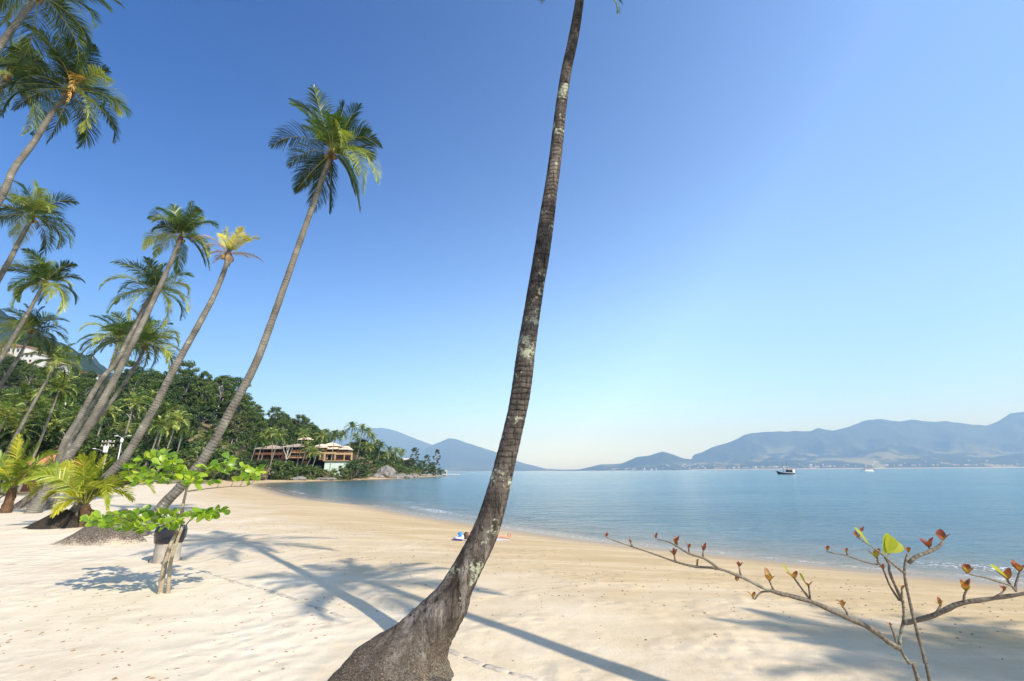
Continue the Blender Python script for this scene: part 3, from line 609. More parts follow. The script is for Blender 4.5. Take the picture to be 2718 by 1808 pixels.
# ------------------------------------------------------------------ the leaning palm in front
def front_palm():
    rows = [(1190, 1440, 905, 5.80), (965, 1191, 1704, 5.86), (1036, 1211, 1665, 5.88), (1083, 1234, 1627, 5.90), (1129, 1246, 1588, 5.92), (1168, 1263, 1549, 5.94), (1217, 1302, 1471, 5.98), (1257, 1329, 1394, 6.02), (1286, 1350, 1316, 6.05),
            (1312, 1369, 1230, 6.08), (1343, 1396, 1110, 6.13), (1357, 1411, 1030, 6.16), (1378, 1425, 900, 6.22), (1400, 1443, 770, 6.28), (1417, 1460, 670, 6.33), (1434, 1474, 560, 6.38), (1453, 1487, 446, 6.43), (1483, 1512, 223, 6.53), (1509, 1536, 100, 6.58), (1527, 1550, 0, 6.62)]
    rows = rows[1:]
    cx = np.array([(a+b)/2 for a, b, _, _ in rows]); cy = np.array([q[2] for q in rows], float)
    rows = [(790, 1225, 1870, 5.62), (858, 1205, 1822, 5.70), (893, 1186, 1780, 5.76), (928, 1178, 1743, 5.82)]+rows
    cx = np.array([(a+b)/2 for a, b, _, _ in rows]); cy = np.array([q[2] for q in rows], float)
    nodes = []                                   # centre and the two half widths of each level ring
    for i, (a, b, y, Y) in enumerate(rows):
        c = at((a+b)/2, y, Y); j0, j1 = max(i-1, 0), min(i+1, len(rows)-1); dx, dy = cx[j1]-cx[j0], cy[j1]-cy[j0]; cs = abs(dy)/math.hypot(dx, dy)
        hw = (b-a)/2*zc(c)/FPX; nodes.append((*c, hw, min(hw*max(cs, 0.5), hw)))
    top = at(1556, -120, 6.66); nodes += [(*at(1543, -60, 6.64), 0.088, 0.086), (*top, 0.085, 0.083)]
    base = np.array([nodes[3][0], nodes[3][1], 0.0]); rng = np.random.default_rng(5)
    t = thing('coconut_palm', 'large coconut palm leaning across the middle of the photo, dark lichened trunk, swollen foot', 'palm tree', base, 'coconut palms along the beach')
    S = spline(nodes, 0.035); n = 40; th = np.linspace(0, 2*math.pi, n, endpoint=False); V = []
    L = np.concatenate([[0], np.cumsum(np.linalg.norm(np.diff(S[:, :3], axis=0), axis=1))])
    for i in range(len(S)):
        low = math.exp(-max(S[i, 2], 0)/0.9)
        k = 1+(0.045+0.03*low)*2*(fbm(np.cos(th)*2.2+40+L[i]*0.5, np.sin(th)*2.2+40+L[i]*1.3, 3, 4)-0.5)*2
        k = k*(1+0.012*math.sin(L[i]*2*math.pi/0.11+1.5*math.sin(L[i]*3)))
        flute = 1+0.05*low*np.sin(th*7+2*vnoise(L[i]*1.2, 3.3, 4))
        V.append(np.stack([S[i, 0]+S[i, 3]*np.cos(th)*k*flute, S[i, 1]+S[i, 4]*np.sin(th)*k*flute, np.full(n, S[i, 2])], 1))
    f = [(i*n+j, i*n+(j+1) % n, (i+1)*n+(j+1) % n, (i+1)*n+j) for i in range(len(S)-1) for j in range(n)]
    MB().add(np.concatenate(V), f, al=np.repeat(L, n)).build('trunk', M['trunk_big'], t)
    mc = gp(1085, 1822); mc[2] = g1(mc[0], mc[1])
    root_mound(t, mc+np.array([0.0, 0.0, 0]), 0.86, 0.55, 0.16, (-0.05, -0.1), 4)
    for P, q in [(screen_frond(top, 84, 150, -0.5, 0.42), 0), (screen_frond(top, -124, 96, 0.5, 0.40), 0)]+[(P+top, q) for P, q in free_fronds(rng, 3.1, 24, elmin=-25)]:
        px_, py_ = zip(*[pxof(p) for p in bez(P, np.linspace(0.3, 1, 8))])
        if q > 0 and max(py_) > -70: continue
        mb = MB(); frond(mb, P, 0.72, 56, rng, Z, 0.55, 0.4, 0.04, 0.03); mb.build('frond', [M['frond'], M['rachis']], t)
front_palm()

BIGSPEC = [(-48, -178, 0.6, 0.02), (-104, -130, -0.6, 0.16), (-158, -22, 0.5, 0.26), (-112, 30, 0.9, 0.24), (-40, -40, -2.6, 0.38), (-92, 98, 0.4, 0.10), (-55, 150, 0.8, 0.03), (-6, 152, 0.9, 0.04), (74, 148, -1.0, 0.26), (140, 52, -0.4, 0.34),
           (128, -24, -0.8, 0.30), (98, -62, 0.8, 0.26), (72, -128, 0.3, 0.06), (34, -132, -0.3, 0.03), (62, 104, 0.9, 0.26), (30, -60, -2.0, 0.4), (108, 10, 1.5, 0.3), (-70, -70, 1.8, 0.1), (50, -90, 2.0, 0.1), (100, 70, -1.6, 0.32)]
palm('tall coconut palm with grey ringed trunk, full crown alone against open sky left of centre', [(352, 1432), (389, 1397), (434, 1340), (487, 1284), (553, 1199), (622, 1072), (680, 962), (738, 807), (795, 645), (847, 500)], (17.6, 18.6), (880, 408), 3.3, BIGSPEC, seed=21, base_r=0.36, r0=0.20, r1=0.105, n=84, tint=0.42, L=0.98, w=0.034, extra=5, hang=0.6)
c = ground_at(318, 1440); root_mound(bpy.data.objects['coconut_palm.001'], c, 1.6, 0.8, 1.0, (-0.45, 0), 8)
palm('coconut palm with a pale slender trunk whose crown hangs beside the yellow palm', [(88, 1345), (130, 1282), (207, 1176), (288, 1036), (335, 945), (392, 830), (436, 735), (465, 670)], (28, 30), (480, 630), 3.0,
     [(-20, -85, 0.5, .05), (-60, -75, -.5, .2), (-85, -50, .6, .3), (-105, 15, -.4, .3), (-75, 40, 0.8, .25), (-10, 95, .6, .05), (30, -95, 0, .03), (60, -60, .5, .15), (98, -25, -.5, .3), (85, 40, .6, .35), (75, 85, -.8, .3), (50, -75, -1.5, .2), (-30, -50, -2, .35), (40, 10, -2.2, .4), (65, 75, 1, .3), (10, -60, 1.8, .1)], seed=31, r0=0.25, r1=0.115, base_r=0.42, n=70, L=0.95, extra=4, w=0.042, hang=0.6)
c = ground_at(82, 1350); root_mound(bpy.data.objects['coconut_palm.002'], c, 1.6, 1.0, 1.0, (-0.1, 0), 9)
palm('dying coconut palm with a small bright yellow crown and withered brown lower leaves', [(170, 1392), (232, 1318), (300, 1250), (342, 1200), (408, 1084), (470, 965), (528, 861), (571, 779), (600, 705)], (21, 22.4), (607, 672), 1.7,
     [(-10, -80, .3, .02), (35, -68, -.3, .08), (62, -52, .3, .12), (80, -38, .4, .2), (20, -55, .6, .1), (-25, -50, .9, .1), (48, -62, 1.0, .1)], seed=41, r0=0.21, r1=0.10, n=40, mats=(M['frond_yellow'], M['rachis']), tint=0.6, hang=0.25, L=0.42, w=0.035, base_r=0.4)
yt = bpy.data.objects['coconut_palm.003']; yc = at(607, 676, 22.4); rng = np.random.default_rng(7)
for dx, dy, dp, bl in [(-100, -38, -.2, .32), (-72, -12, .5, .3), (-60, 8, -.6, .35), (92, 20, .3, .2), (-40, 20, .2, .3), (55, 12, -.5, .15)]:
    mb = MB(); frond(mb, screen_frond(yc, dx, dy, dp, bl), 0.42, 34, rng, Z, 1.1, 0.5, 0.028, 0.028, ragged=0.3); mb.build('frond', [M['frond_dry'], M['frond_dry']], yt, ).__setitem__('label', 'withered brown frond')
mb = MB(); mb.tube([yc-Z*0.6, yc-Z*0.2, yc+Z*0.1], [0.13, 0.24, 0.1], 10, lump=0.3, rng=rng); mb.build('dead_sheaths', M['frond_dry'], yt)
c = ground_at(168, 1400); root_mound(yt, c, 1.35, 0.8, 0.72, (-0.35, 0), 12, mat='mound_black')

LEFT = [  # label, way points foot to top, distances, crown pixel, crown radius, seed, frond count
 ('coconut palm at the top left corner whose thick trunk leaves the frame below its crown', [(-700, 1410), (-420, 780), (-120, 290), (0, 121), (82, 10)], (16, 17), (98, -22), 3.3, 61, 22),
 ('coconut palm near the top left with an orange dying leaf in its big crown', [(-430, 1390), (-190, 850), (0, 528), (36, 450), (89, 379), (143, 293)], (19, 20.5), (190, 240), 3.2, 62, 22),
 ('coconut palm cut by the left frame edge, tangled with the crown holding an orange leaf', [(-620, 1390), (-420, 850), (-160, 430), (-20, 260)], (21, 22), (22, 205), 3.3, 63, 24),
 ('coconut palm on the left edge with a dark crown directly beneath the tangled pair', [(-300, 1347), (-160, 1010), (0, 736), (52, 640)], (29, 30), (86, 575), 3.0, 64, 19),
 ('slim coconut palm below the dark crown, leaves spread like a star against the sky', [(-190, 1325), (-90, 1120), (0, 958), (71, 836), (105, 775)], (39, 40), (121, 748), 3.0, 65, 17),
 ('coconut palm whose crown stands before the green mountain, above the hillside villas', [(-140, 1320), (-60, 1130), (0, 1027), (54, 940)], (42, 43), (86, 876), 3.0, 66, 18),
 ('coconut palm with arching yellowish leaves against the foot of the mountain', [(-40, 1310), (26, 1188), (84, 1080), (117, 1022)], (53, 55), (152, 960), 3.1, 67, 17),
 ('coconut palm with dark crown half hidden behind the pale slender trunk', [(150, 1262), (163, 1195), (210, 1110), (263, 1015), (314, 951), (385, 810)], (31, 33), (412, 770), 3.2, 68, 18),
 ('coconut palm with thick low crown between the pale slender trunk and the yellow palm trunk', [(150, 1285), (180, 1230), (224, 1155), (300, 1060), (357, 976)], (36, 38), (388, 915), 3.2, 69, 24),
 ('coconut palm with bluish crown just left of the thick low crown', [(150, 1270), (178, 1193), (232, 1095), (275, 1022)], (38, 40), (318, 900), 3.1, 70, 20)]
for i, (lab, wp, Ys, cp, R, sd, nf) in enumerate(LEFT):
    palm(lab, wp, Ys, cp, R, None, nf+5, sd, r0=(0.165 if i < 2 else 0.20), r1=(0.105 if i < 2 else 0.11), n=76 if i < 5 else 48, tint=0.42 if i < 4 else 0.48, w=0.036 if i < 4 else 0.052, L=0.98, hang=0.55)
op = bpy.data.objects['coconut_palm.005']; oc = at(190, 240, 20.5); rng = np.random.default_rng(3)
mb = MB(); frond(mb, screen_frond(oc, -10, 28, -1.6, 0.5), 0.6, 40, rng, Z, 0.8, 0.7, 0.045); mb.build('frond', [M['frond_orange'] if 'frond_orange' in M else M['frond_dry'], M['rachis']], op)['label'] = 'orange dying frond'
# two palms outside the right edge: their shadows lie on the sand in front
def shadow_palm(label, base, crown, nf, R, seed, group='coconut palms along the beach'):
    rng = np.random.default_rng(seed); b = np.array([*base, g1(*base)]); c = np.array(crown, float)
    t = thing('coconut_palm', label, 'palm tree', b, group); md = (b+c)/2+np.array([0.2, 0, 0.4])
    trunk(t, 'trunk', [(b[0], b[1], b[2]-0.2, 0.22), (*md, 0.12), (*c, 0.10)], M['trunk'])
    for P, q in free_fronds(rng, R, nf, elmin=-30):
        mb = MB(); frond(mb, P+c, 0.7, 44, rng, Z, 0.55, 0.4, 0.05); mb.build('frond', [M['frond'], M['rachis']], t)
shadow_palm('coconut palm standing out of frame, its trunk shadow crosses the sand by the swollen foot', (4.15, 2.3), (6.05, 1.9, 10.2), 16, 2.3, 81)
shadow_palm('coconut palm standing out of frame, its crown shades the lower right sand', (16.5, -5.8), (14.8, -2.7, 9.3), 46, 3.5, 82)

# ------------------------------------------------------------------ palms farther off: one crown mesh each, shared by copies
def far_crown(seed, R=3.0, nf=24, n=17, tint=0.45, elmin=-50, wind=(-0.3, -0.1, 0)):
    rng = np.random.default_rng(seed); mb = MB()
    for P, q in free_fronds(rng, R, nf, elmin=elmin, wind=wind):
        frond(mb, P, 0.85, n, rng, Z, 0.6, np.clip(tint+0.08+rng.uniform(-0.35, 0.35), 0, 1), 0.17, 0.04, 0.1, segs=2)
    return mb.mesh('crown', [M['frond'], M['rachis']])
CROWNS = [far_crown(200+i, tint=0.40+0.09*i) for i in range(5)]
def far_palm(label, crown_px, foot_px, Y, R, i, group, curve=0.12):
    C = at(crown_px[0], crown_px[1], Y); b = at(foot_px[0], foot_px[1], Y*0.99); b[2] = g1(b[0], b[1])
    t = thing('coconut_palm', label, 'palm tree', b, group); md = (b+C)/2; side = (C-b)*np.array([1, 1, 0]); md = md+side*curve-np.array([0, 0, 0])
    trunk(t, 'trunk', [(b[0], b[1], b[2]-0.5, 0.20), (*md, 0.15), (*C, 0.11)], M['trunk_far'], 0.8, 7, lump=0.0)
    rng = np.random.default_rng(i); o = put('crown', CROWNS[i % 5], t, tuple(C-b), (rng.uniform(-.15, .15), rng.uniform(-.15, .15), rng.uniform(0, 6.28)), (R/3.0,)*3)
    return t
GROVE = [((71, 1063), (-18, 1240), 66, 3.2), ((158, 1033), (70, 1215), 62, 3.2), ((278, 1094), (230, 1225), 80, 3.0), ((355, 1073), (303, 1230), 88, 3.0), ((469, 1117), (412, 1232), 96, 3.1), ((446, 1090), (396, 1232), 102, 3.0),
         ((428, 1130), (368, 1240), 92, 2.8), ((143, 1132), (128, 1225), 72, 3.4), ((15, 1105), (-60, 1250), 60, 3.2), ((100, 1085), (50, 1240), 70, 3.0), ((486, 1140), (455, 1240), 110, 2.8), ((405, 1060), (352, 1230), 118, 3.2), ((210, 1110), (170, 1235), 90, 2.8), ((45, 1140), (20, 1250), 64, 2.9), ((330, 1140), (318, 1235), 96, 2.6)]
for i, (c_, f_, Y, R) in enumerate(GROVE):
    far_palm('slender coconut palm in the grove before the wooded hill', c_, f_, Y, R, i, 'palms in the grove under the hill')
HOUSEPALMS = [((683, 1172), (655, 1222), 172), ((698, 1168), (676, 1222), 174), ((708, 1156), (687, 1224), 178), ((741, 1158), (706, 1250), 165), ((726, 1150), (720, 1246), 176), ((550, 1163), (536, 1225), 150), ((815, 1188), (790, 1240), 184), ((856, 1157), (822, 1228), 192), ((805, 1154), (782, 1246), 186), ((832, 1200), (796, 1252), 178), ((889, 1158), (872, 1252), 188)]
for i, (c_, f_, Y) in enumerate(HOUSEPALMS):
    far_palm('coconut palm leaning over the garden of the two wooden houses', c_, f_, Y, 3.6, i+20, 'palms round the wooden houses', 0.05)
HEADPALMS = [((935, 1133), (921, 1225), 216), ((962, 1138), (942, 1228), 222), ((978, 1148), (953, 1230), 226), ((988, 1162), (962, 1226), 232), ((976, 1186), (966, 1232), 225), ((1011, 1184), (994, 1250), 236), ((1000, 1178), (985, 1238), 240), ((1034, 1197), (1026, 1235), 268), ((1052, 1199), (1046, 1235), 276), ((1067, 1202), (1062, 1236), 284), ((1042, 1212), (1036, 1238), 262), ((910, 1154), (900, 1215), 232), ((890, 1157), (884, 1215), 236), ((945, 1160), (938, 1215), 240), ((1022, 1208), (1016, 1240), 250), ((997, 1200), (990, 1240), 244), ((955, 1178), (946, 1230), 230)]
for i, (c_, f_, Y) in enumerate(HEADPALMS):
    far_palm('coconut palm on the rocky headland, crown against distant blue mountains', c_, f_, Y, 3.5, i+40, 'palms on the headland', 0.04)

# ------------------------------------------------------------------ broadleaf trees
def leaf_cloud(mb, centres, radii, per, size, rng, tint0=0.5, flat=0.6):
    for c, r in zip(centres, radii):
        d = nrm(rng.standard_normal((per, 3))); q = rng.random(per)**0.45; P = c+d*(q[:, None]*r)*np.array([1, 1, flat])
        nn = nrm(d*0.8+rng.standard_normal((per, 3))*0.7+Z*0.5); a = nrm(np.cross(nn, rng.standard_normal((per, 3)))); b = np.cross(nn, a)
        s = size*rng.uniform(0.6, 1.25, per)[:, None]
        V = np.stack([P+a*s, P+b*s*0.55, P-a*s, P-b*s*0.55], 1)
        t = np.clip(tint0+rng.uniform(-0.16, 0.16)+0.16*rng.standard_normal(per), 0, 1)
        mb.add(V.reshape(-1, 3), (np.arange(per)[:, None]*4+np.arange(4)).tolist(), tint=np.repeat(t, 4), smooth=False)
def tree_proto(seed, H=12.0, R=4.5, base=0.35, clumps=34, per=85, size=0.27, mat='dark', bark='tree_bark', trunk_r=0.24, flat=0.6, top=1.0):
    rng = np.random.default_rng(seed); cm, tm = MB(), MB(); cen, rad = [], []
    tr = np.array([(0, 0, -1.5), (rng.uniform(-.3, .3), rng.uniform(-.3, .3), H*base*0.5), (rng.uniform(-.6, .6), rng.uniform(-.6, .6), H*base), (rng.uniform(-.8, .8), rng.uniform(-.8, .8), H*0.8)])
    tm.tube(spline(tr, 1.0), np.linspace(trunk_r, trunk_r*0.35, len(spline(tr, 1.0))), 7)
    for i in range(clumps):
        q = (i+0.5)/clumps; zz = H*(base+(1-base)*(q**0.8)); rr = R*math.sin(math.pi*min(1, 0.16+0.80*q))**0.7*(top if q > .8 else 1)
        az = i*2.39996+rng.uniform(-.6, .6); ro = rr*math.sqrt(rng.uniform(0.15, 1)); c = np.array([math.cos(az)*ro, math.sin(az)*ro, zz+rng.uniform(-.6, .6)])
        cen.append(c); rad.append(rng.uniform(0.85, 1.7)*R/4.5)
        if i % 2 == 0:
            s = tr[2]+(tr[3]-tr[2])*max(0, q-0.35)*1.0; tm.tube(np.array([s, (s+c)/2+np.array([0, 0, 0.4]), c]), [trunk_r*0.42, trunk_r*0.25, 0.03], 5)
    leaf_cloud(cm, cen, rad, per, size, rng, 0.48, flat)
    return tm.mesh('trunk', M[bark]), cm.mesh('crown', TREE[mat])
PROTO = dict(dark=[tree_proto(i, 12, 4.6, 0.30, 40, 130, 0.26, 'dark') for i in (1, 2, 3)], mid=[tree_proto(i, 12, 4.4, 0.32, 38, 130, 0.26, 'mid') for i in (4, 5, 6)],
             olive=[tree_proto(i, 10, 4.2, 0.3, 32, 110, 0.25, 'olive') for i in (7, 8)], tall=[tree_proto(i, 17, 4.0, 0.55, 28, 120, 0.26, 'mid', 'pale_bark', 0.24) for i in (9, 10)],
             dry=[tree_proto(11, 8, 4.5, 0.25, 26, 60, 0.26, 'dry', 'pale_bark', 0.2)], slim=[tree_proto(i, 15, 2.4, 0.38, 22, 70, 0.26, 'dark', 'pale_bark', 0.16, 0.7) for i in (12, 13)],
             shrub=[tree_proto(i, 3.2, 2.4, 0.02, 16, 70, 0.20, 'mid', trunk_r=0.1) for i in (14, 15)], shrubdark=[tree_proto(16, 3.2, 2.4, 0.02, 16, 70, 0.20, 'dark', trunk_r=0.1)],
             lime=[tree_proto(17, 2.2, 1.8, 0.02, 12, 60, 0.20, 'lime', trunk_r=0.08)], brush=[tree_proto(18, 2.6, 2.2, 0.05, 14, 60, 0.18, 'dry', trunk_r=0.08)], shrubolive=[tree_proto(19, 3.2, 2.6, 0.02, 16, 70, 0.20, 'olive', trunk_r=0.1)])
PN = dict(dark='dark green broadleaf tree', mid='mid green broadleaf tree', olive='olive green broadleaf tree', tall='tall tree with bare pale trunk', dry='leafless greyish brown tree', slim='slim upright tree with loose crown', shrub='green shrub', shrubdark='dark green shrub', lime='bright lime green bush', brush='dry brown brushwood bush', shrubolive='olive green shrub')
trng = np.random.default_rng(77)
def tree(kind, p, scale, where, group, label=None, sz=1.0):
    pr = PROTO[kind][int(trng.integers(len(PROTO[kind])))]; shr = kind in ('shrub', 'shrubdark', 'lime', 'brush', 'shrubolive')
    t = thing('shrub' if shr else 'broadleaf_tree', label or (PN[kind]+' '+where), 'shrub' if shr else 'tree', p, group)
    t.rotation_euler = (0, 0, trng.uniform(0, 6.28)); t.scale = (scale*trng.uniform(.9, 1.12), scale*trng.uniform(.9, 1.12), scale*sz)
    put('stem' if shr else 'trunk', pr[0], t); put('foliage' if shr else 'crown', pr[1], t); return t
# the wood on the hill: columns of photo pixels, rising from the foot of the slope to its crest
n_tree = 0
for px_ in np.concatenate([np.arange(-70, 480, 18.5), np.arange(480, 856, 12.5)]):
    a = math.atan2(ray(px_, 1251)[0], ray(px_, 1251)[1]); ds, dr, hr = (float(np.interp(a, _ha, _hd[:, i])) for i in range(3))
    for q in (0.06, 0.30, 0.52, 0.74, 0.92):
        if 590 < px_ < 665 and 0.12 < q < 0.42: continue
        if px_ > 700 and q < 0.28: continue
        r = ds+(dr-ds)*min(1.02, q+trng.uniform(-0.10, 0.10)); aa = a+trng.uniform(-0.010, 0.010); x, y = r*math.sin(aa), r*math.cos(aa); 
        if 648 < px_ < 860 and y < 207: continue
        if sdist(np.array([x]), np.array([y]))[0] < 24: continue
        kind = trng.choice(['dark', 'mid', 'olive', 'tall'], p=[0.44, 0.36, 0.10, 0.10]) if px_ < 560 else trng.choice(['dark', 'mid', 'tall', 'olive'], p=[0.40, 0.22, 0.32, 0.06])
        s = (trng.uniform(0.75, 1.15) if px_ < 470 else trng.uniform(0.75, 1.1))*(0.72 if q < 0.1 else 1)*(0.62 if px_ < 250 and q > 0.6 else 1)*(0.8 if px_ < 150 and q > 0.45 else 1); z = g1(x, y)
        tree(kind, (x, y, z-0.3), s, 'among the trees of the wooded hill', 'trees of the wooded hill'); n_tree += 1

# ------------------------------------------------------------------ young palms on the sand
def young_palm(label, foot_px, crown_px, spec, seed, stump):
    rng = np.random.default_rng(seed); b = ground_at(*foot_px); Y = b[1]; C = at(crown_px[0], crown_px[1], Y)
    t = thing('young_palm', label, 'palm tree', b, 'young palms on the sand')
    tb = MB(); P = spline(np.array([b-[0, 0, .2], b*0.5+C*0.5+np.array([0.05, 0, 0]), C]), 0.08); tb.tube(P, np.linspace(stump, stump*0.75, len(P)), 12, lump=0.22, rng=rng); tb.build('trunk', M['fibre'], t)
    for s in spec:
        dep = s[2] if len(s) > 2 else rng.uniform(-.8, .8); bl = s[3] if len(s) > 3 else 0.22
        P = screen_frond(C, s[0], s[1], dep, bl); mb = MB(); v = P[3]-P[0]; side = nrm(np.cross(v, Z))
        frond(mb, P, 0.62, 56, rng, Z+side*rng.uniform(-.7, .7)+np.array([0, -0.5, 0]), 0.38, np.clip(0.5+rng.uniform(-.3, .3), 0, 1), 0.05, 0.028, 0.15, ragged=0.03, start=0.2)
        mb.build('frond', [M['frond_young'], M['rachis']], t)
    for k in range(4):
        a = rng.uniform(0, 6.28); e = b+np.array([math.cos(a)*.55, math.sin(a)*.3, 0.12]); mb = MB()
        mb.tube(np.array([C-Z*0.1, (C+e)/2+np.array([math.cos(a)*.25, 0, .1]), e]), [0.05, 0.03, 0.008], 5); mb.build('dead_stalk', M['fibre'], t)
young_palm('young coconut palm with broad yellow green leaves beside the black fibrous palm foot', (222, 1398), (226, 1342), [(22, -138, .3, .03), (-172, -58, -.8, .34), (-84, 26, -1.0, .5), (182, -34, -.3, .36), (126, -14, .7, .4), (-55, -112, .5, .12), (72, -116, -.5, .12), (118, -84, .5, .2), (-122, -92, .6, .24), (52, -128, .9, .08), (-20, -40, -2.0, .4), (60, 10, -1.6, .45), (-150, -20, .6, .38), (95, -50, 1.2, .3), (10, -100, 1.3, .1), (-90, -60, 1.2, .25), (150, -62, .9, .3), (-8, -132, -.4, .05), (-110, -10, -.3, .42)], 5, 0.22)
young_palm('young palm at the left frame edge with a reddish fibrous stump', (12, 1362), (34, 1296), [(72, -120, .3, .08), (122, -92, -.2, .2), (-50, -95, .4, .12), (15, -140, .5, .04), (95, -42, .5, .3), (-40, -20, -.7, .4), (70, -10, -.9, .45), (-80, -60, .2, .25), (45, -128, -.5, .06), (140, -60, .8, .25), (30, -60, -1.5, .35), (-20, 10, -.9, .5), (60, 30, .2, .5), (-95, -100, .8, .12), (100, -100, 1.0, .12)], 6, 0.26)
young_palm('young palm behind the other two, its leaves showing between them', (125, 1318), (128, 1282), [(-60, -60), (62, -64), (10, -80, 0, .05), (80, -30, 0, .3), (-70, -10, 0, .35), (30, -70, .5, .1), (100, -58, .6, .2)], 8, 0.2)

# ------------------------------------------------------------------ sea almond sapling beside the litter bin
def leaf_shape(mb, p, d, nrmal, L, W, tint, curl=0.12, obov=True, mi=0, wavy=0.0):
    """one broad leaf with a folded midrib: widest towards its tip when obovate"""
    d = nrm(d); s = nrm(np.cross(d, nrmal)); nn = np.cross(s, d); st = np.array([0.0, 0.08, 0.2, 0.32, 0.44, 0.56, 0.68, 0.79, 0.88, 0.95, 1.0])
    wd = np.array([0.02, 0.10, 0.28, 0.52, 0.74, 0.90, 1.0, 0.98, 0.82, 0.54, 0.03]) if obov else np.array([0.05, 0.34, 0.66, 0.88, 0.99, 1.0, 0.90, 0.72, 0.50, 0.28, 0.02])
    V = []
    for a, w in zip(st, wd):
        w = w*(1+wavy*(-1 if len(V) % 2 else 1))
        c = p+d*(L*a)-nn*(curl*L*a*a); V += [c+s*(w*W/2)+nn*(0.16*w*W), c, c-s*(w*W/2)+nn*(0.16*w*W)]
    f = []
    for i in range(len(st)-1): f += [(3*i, 3*i+1, 3*i+4, 3*i+3), (3*i+1, 3*i+2, 3*i+5, 3*i+4)]
    mb.add(np.array(V), f, tint=tint, mi=mi, al=np.repeat(st, 3))
def sapling():
    rng = np.random.default_rng(15); b = ground_at(430, 1576); Y = b[1]
    t = thing('almond_sapling', 'two stemmed sapling with two tiers of bright green leaves before the litter bin', 'sapling', b)
    A = lambda x, y, dY=0: at(x, y, Y+dY)
    f0, f1 = A(468, 1418), A(497, 1292)
    for pts, r in (([b-Z*.15+np.array([-.03, 0, 0]), A(437, 1500), A(455, 1440), f0, A(480, 1370), A(488, 1330), f1, A(506, 1262)], (0.052, 0.016)), ([b-Z*.15+np.array([.085, 0.05, 0]), A(452, 1500), A(462, 1462), A(476, 1420), A(486, 1395)], (0.040, 0.022))):
        P = spline(np.array(pts), 0.06); mb = MB(); mb.tube(P, np.linspace(*r, len(P)), 10, lump=0.08, rng=rng); mb.build('stem', M['pale_stem'], t)
    up = [(345, 1240), (375, 1215), (402, 1200), (432, 1196), (440, 1226), (470, 1222), (410, 1256), (380, 1262), (502, 1246), (540, 1232), (560, 1242), (590, 1224), (620, 1216), (650, 1236), (682, 1242), (660, 1252), (480, 1262), (430, 1272), (522, 1256), (560, 1262), (600, 1248), (355, 1274), (330, 1256), (455, 1206), (415, 1232), (395, 1238), (505, 1270), (640, 1258), (365, 1240), (460, 1248)]
    lo = [(245, 1374), (265, 1366), (285, 1376), (300, 1388), (322, 1362), (345, 1366), (365, 1356), (380, 1382), (402, 1366), (420, 1378), (440, 1354), (360, 1390), (338, 1398), (450, 1372), (478, 1364), (500, 1356), (522, 1366), (548, 1360), (566, 1356), (592, 1354), (460, 1388), (310, 1372), (395, 1392), (270, 1384)]
    for root, cl, spread in ((f1, up, 0.75), (f0, lo, 0.85)):
        nodes = [(root, 0, None)]; ends = [A(x, y+8, rng.uniform(-spread, spread)) for x, y in cl for _ in range(1 if rng.random() < .55 else 2)]
        ends = [e+np.array([rng.uniform(-.09, .09), 0, rng.uniform(-.05, .05)]) for e in ends]
        ends.sort(key=lambda e: np.linalg.norm(e-root))
        for e in ends:                            # each twig springs from the nearest limb that lies nearer the stem
            pool = [q for q in nodes if np.linalg.norm(q[0]-root) < 0.9*np.linalg.norm(e-root)] or nodes[:1]
            par = min(pool, key=lambda q: np.linalg.norm(q[0]-e)+0.25*np.linalg.norm(q[0]-root)); v = e-par[0]; L0 = np.linalg.norm(v)
            P = spline(np.array([par[0], par[0]+v*0.5+np.array([0, 0, -0.06*L0])+rng.uniform(-.02, .02, 3), e]), 0.05)
            mb = MB(); mb.tube(P, np.linspace(max(0.0125-0.003*par[1], 0.005), max(0.008-0.002*par[1], 0.0035), len(P)), 5); mb.build('branch', M['twig'], t); nodes.append((e, par[1]+1, par))
            lb = MB(); k = int(rng.integers(5, 8)); az = rng.uniform(0, 6.28); ax = nrm(v)
            for j in range(k):
                az += 2.39996; d = adir(az, rng.uniform(-0.35, 0.75)); d = nrm(d+ax*0.35); L = rng.uniform(0.13, 0.225)
                nn = nrm(Z+0.85*rng.standard_normal(3)+np.array([0, -0.5, 0])); leaf_shape(lb, e-ax*rng.uniform(0, .08), d, nn, L, L*rng.uniform(0.54, 0.68), np.clip(rng.normal(.48, .30), 0, 1), rng.uniform(-.15, .5), wavy=rng.uniform(0, .03))
            lb.build('leaf_rosette', M['almond_leaf'], t)
    P = spline(np.array([A(499, 1304), A(560, 1296, -.2), A(620, 1291, -.25), A(655, 1290, -.3), A(676, 1276, -.3)]), 0.05); mb = MB(); mb.tube(P, np.linspace(0.012, 0.004, len(P)), 6)
    for x, y, x2, y2 in ((575, 1295, 580, 1282), (612, 1292, 618, 1277), (636, 1291, 644, 1276), (655, 1290, 662, 1279)):
        mb.tube(np.array([A(x, y, -.22), A((x+x2)/2+2, (y+y2)/2, -.24), A(x2, y2, -.25)]), [0.006, 0.005, 0.003], 5)
    mb.build('branch', M['twig'], t)
sapling()

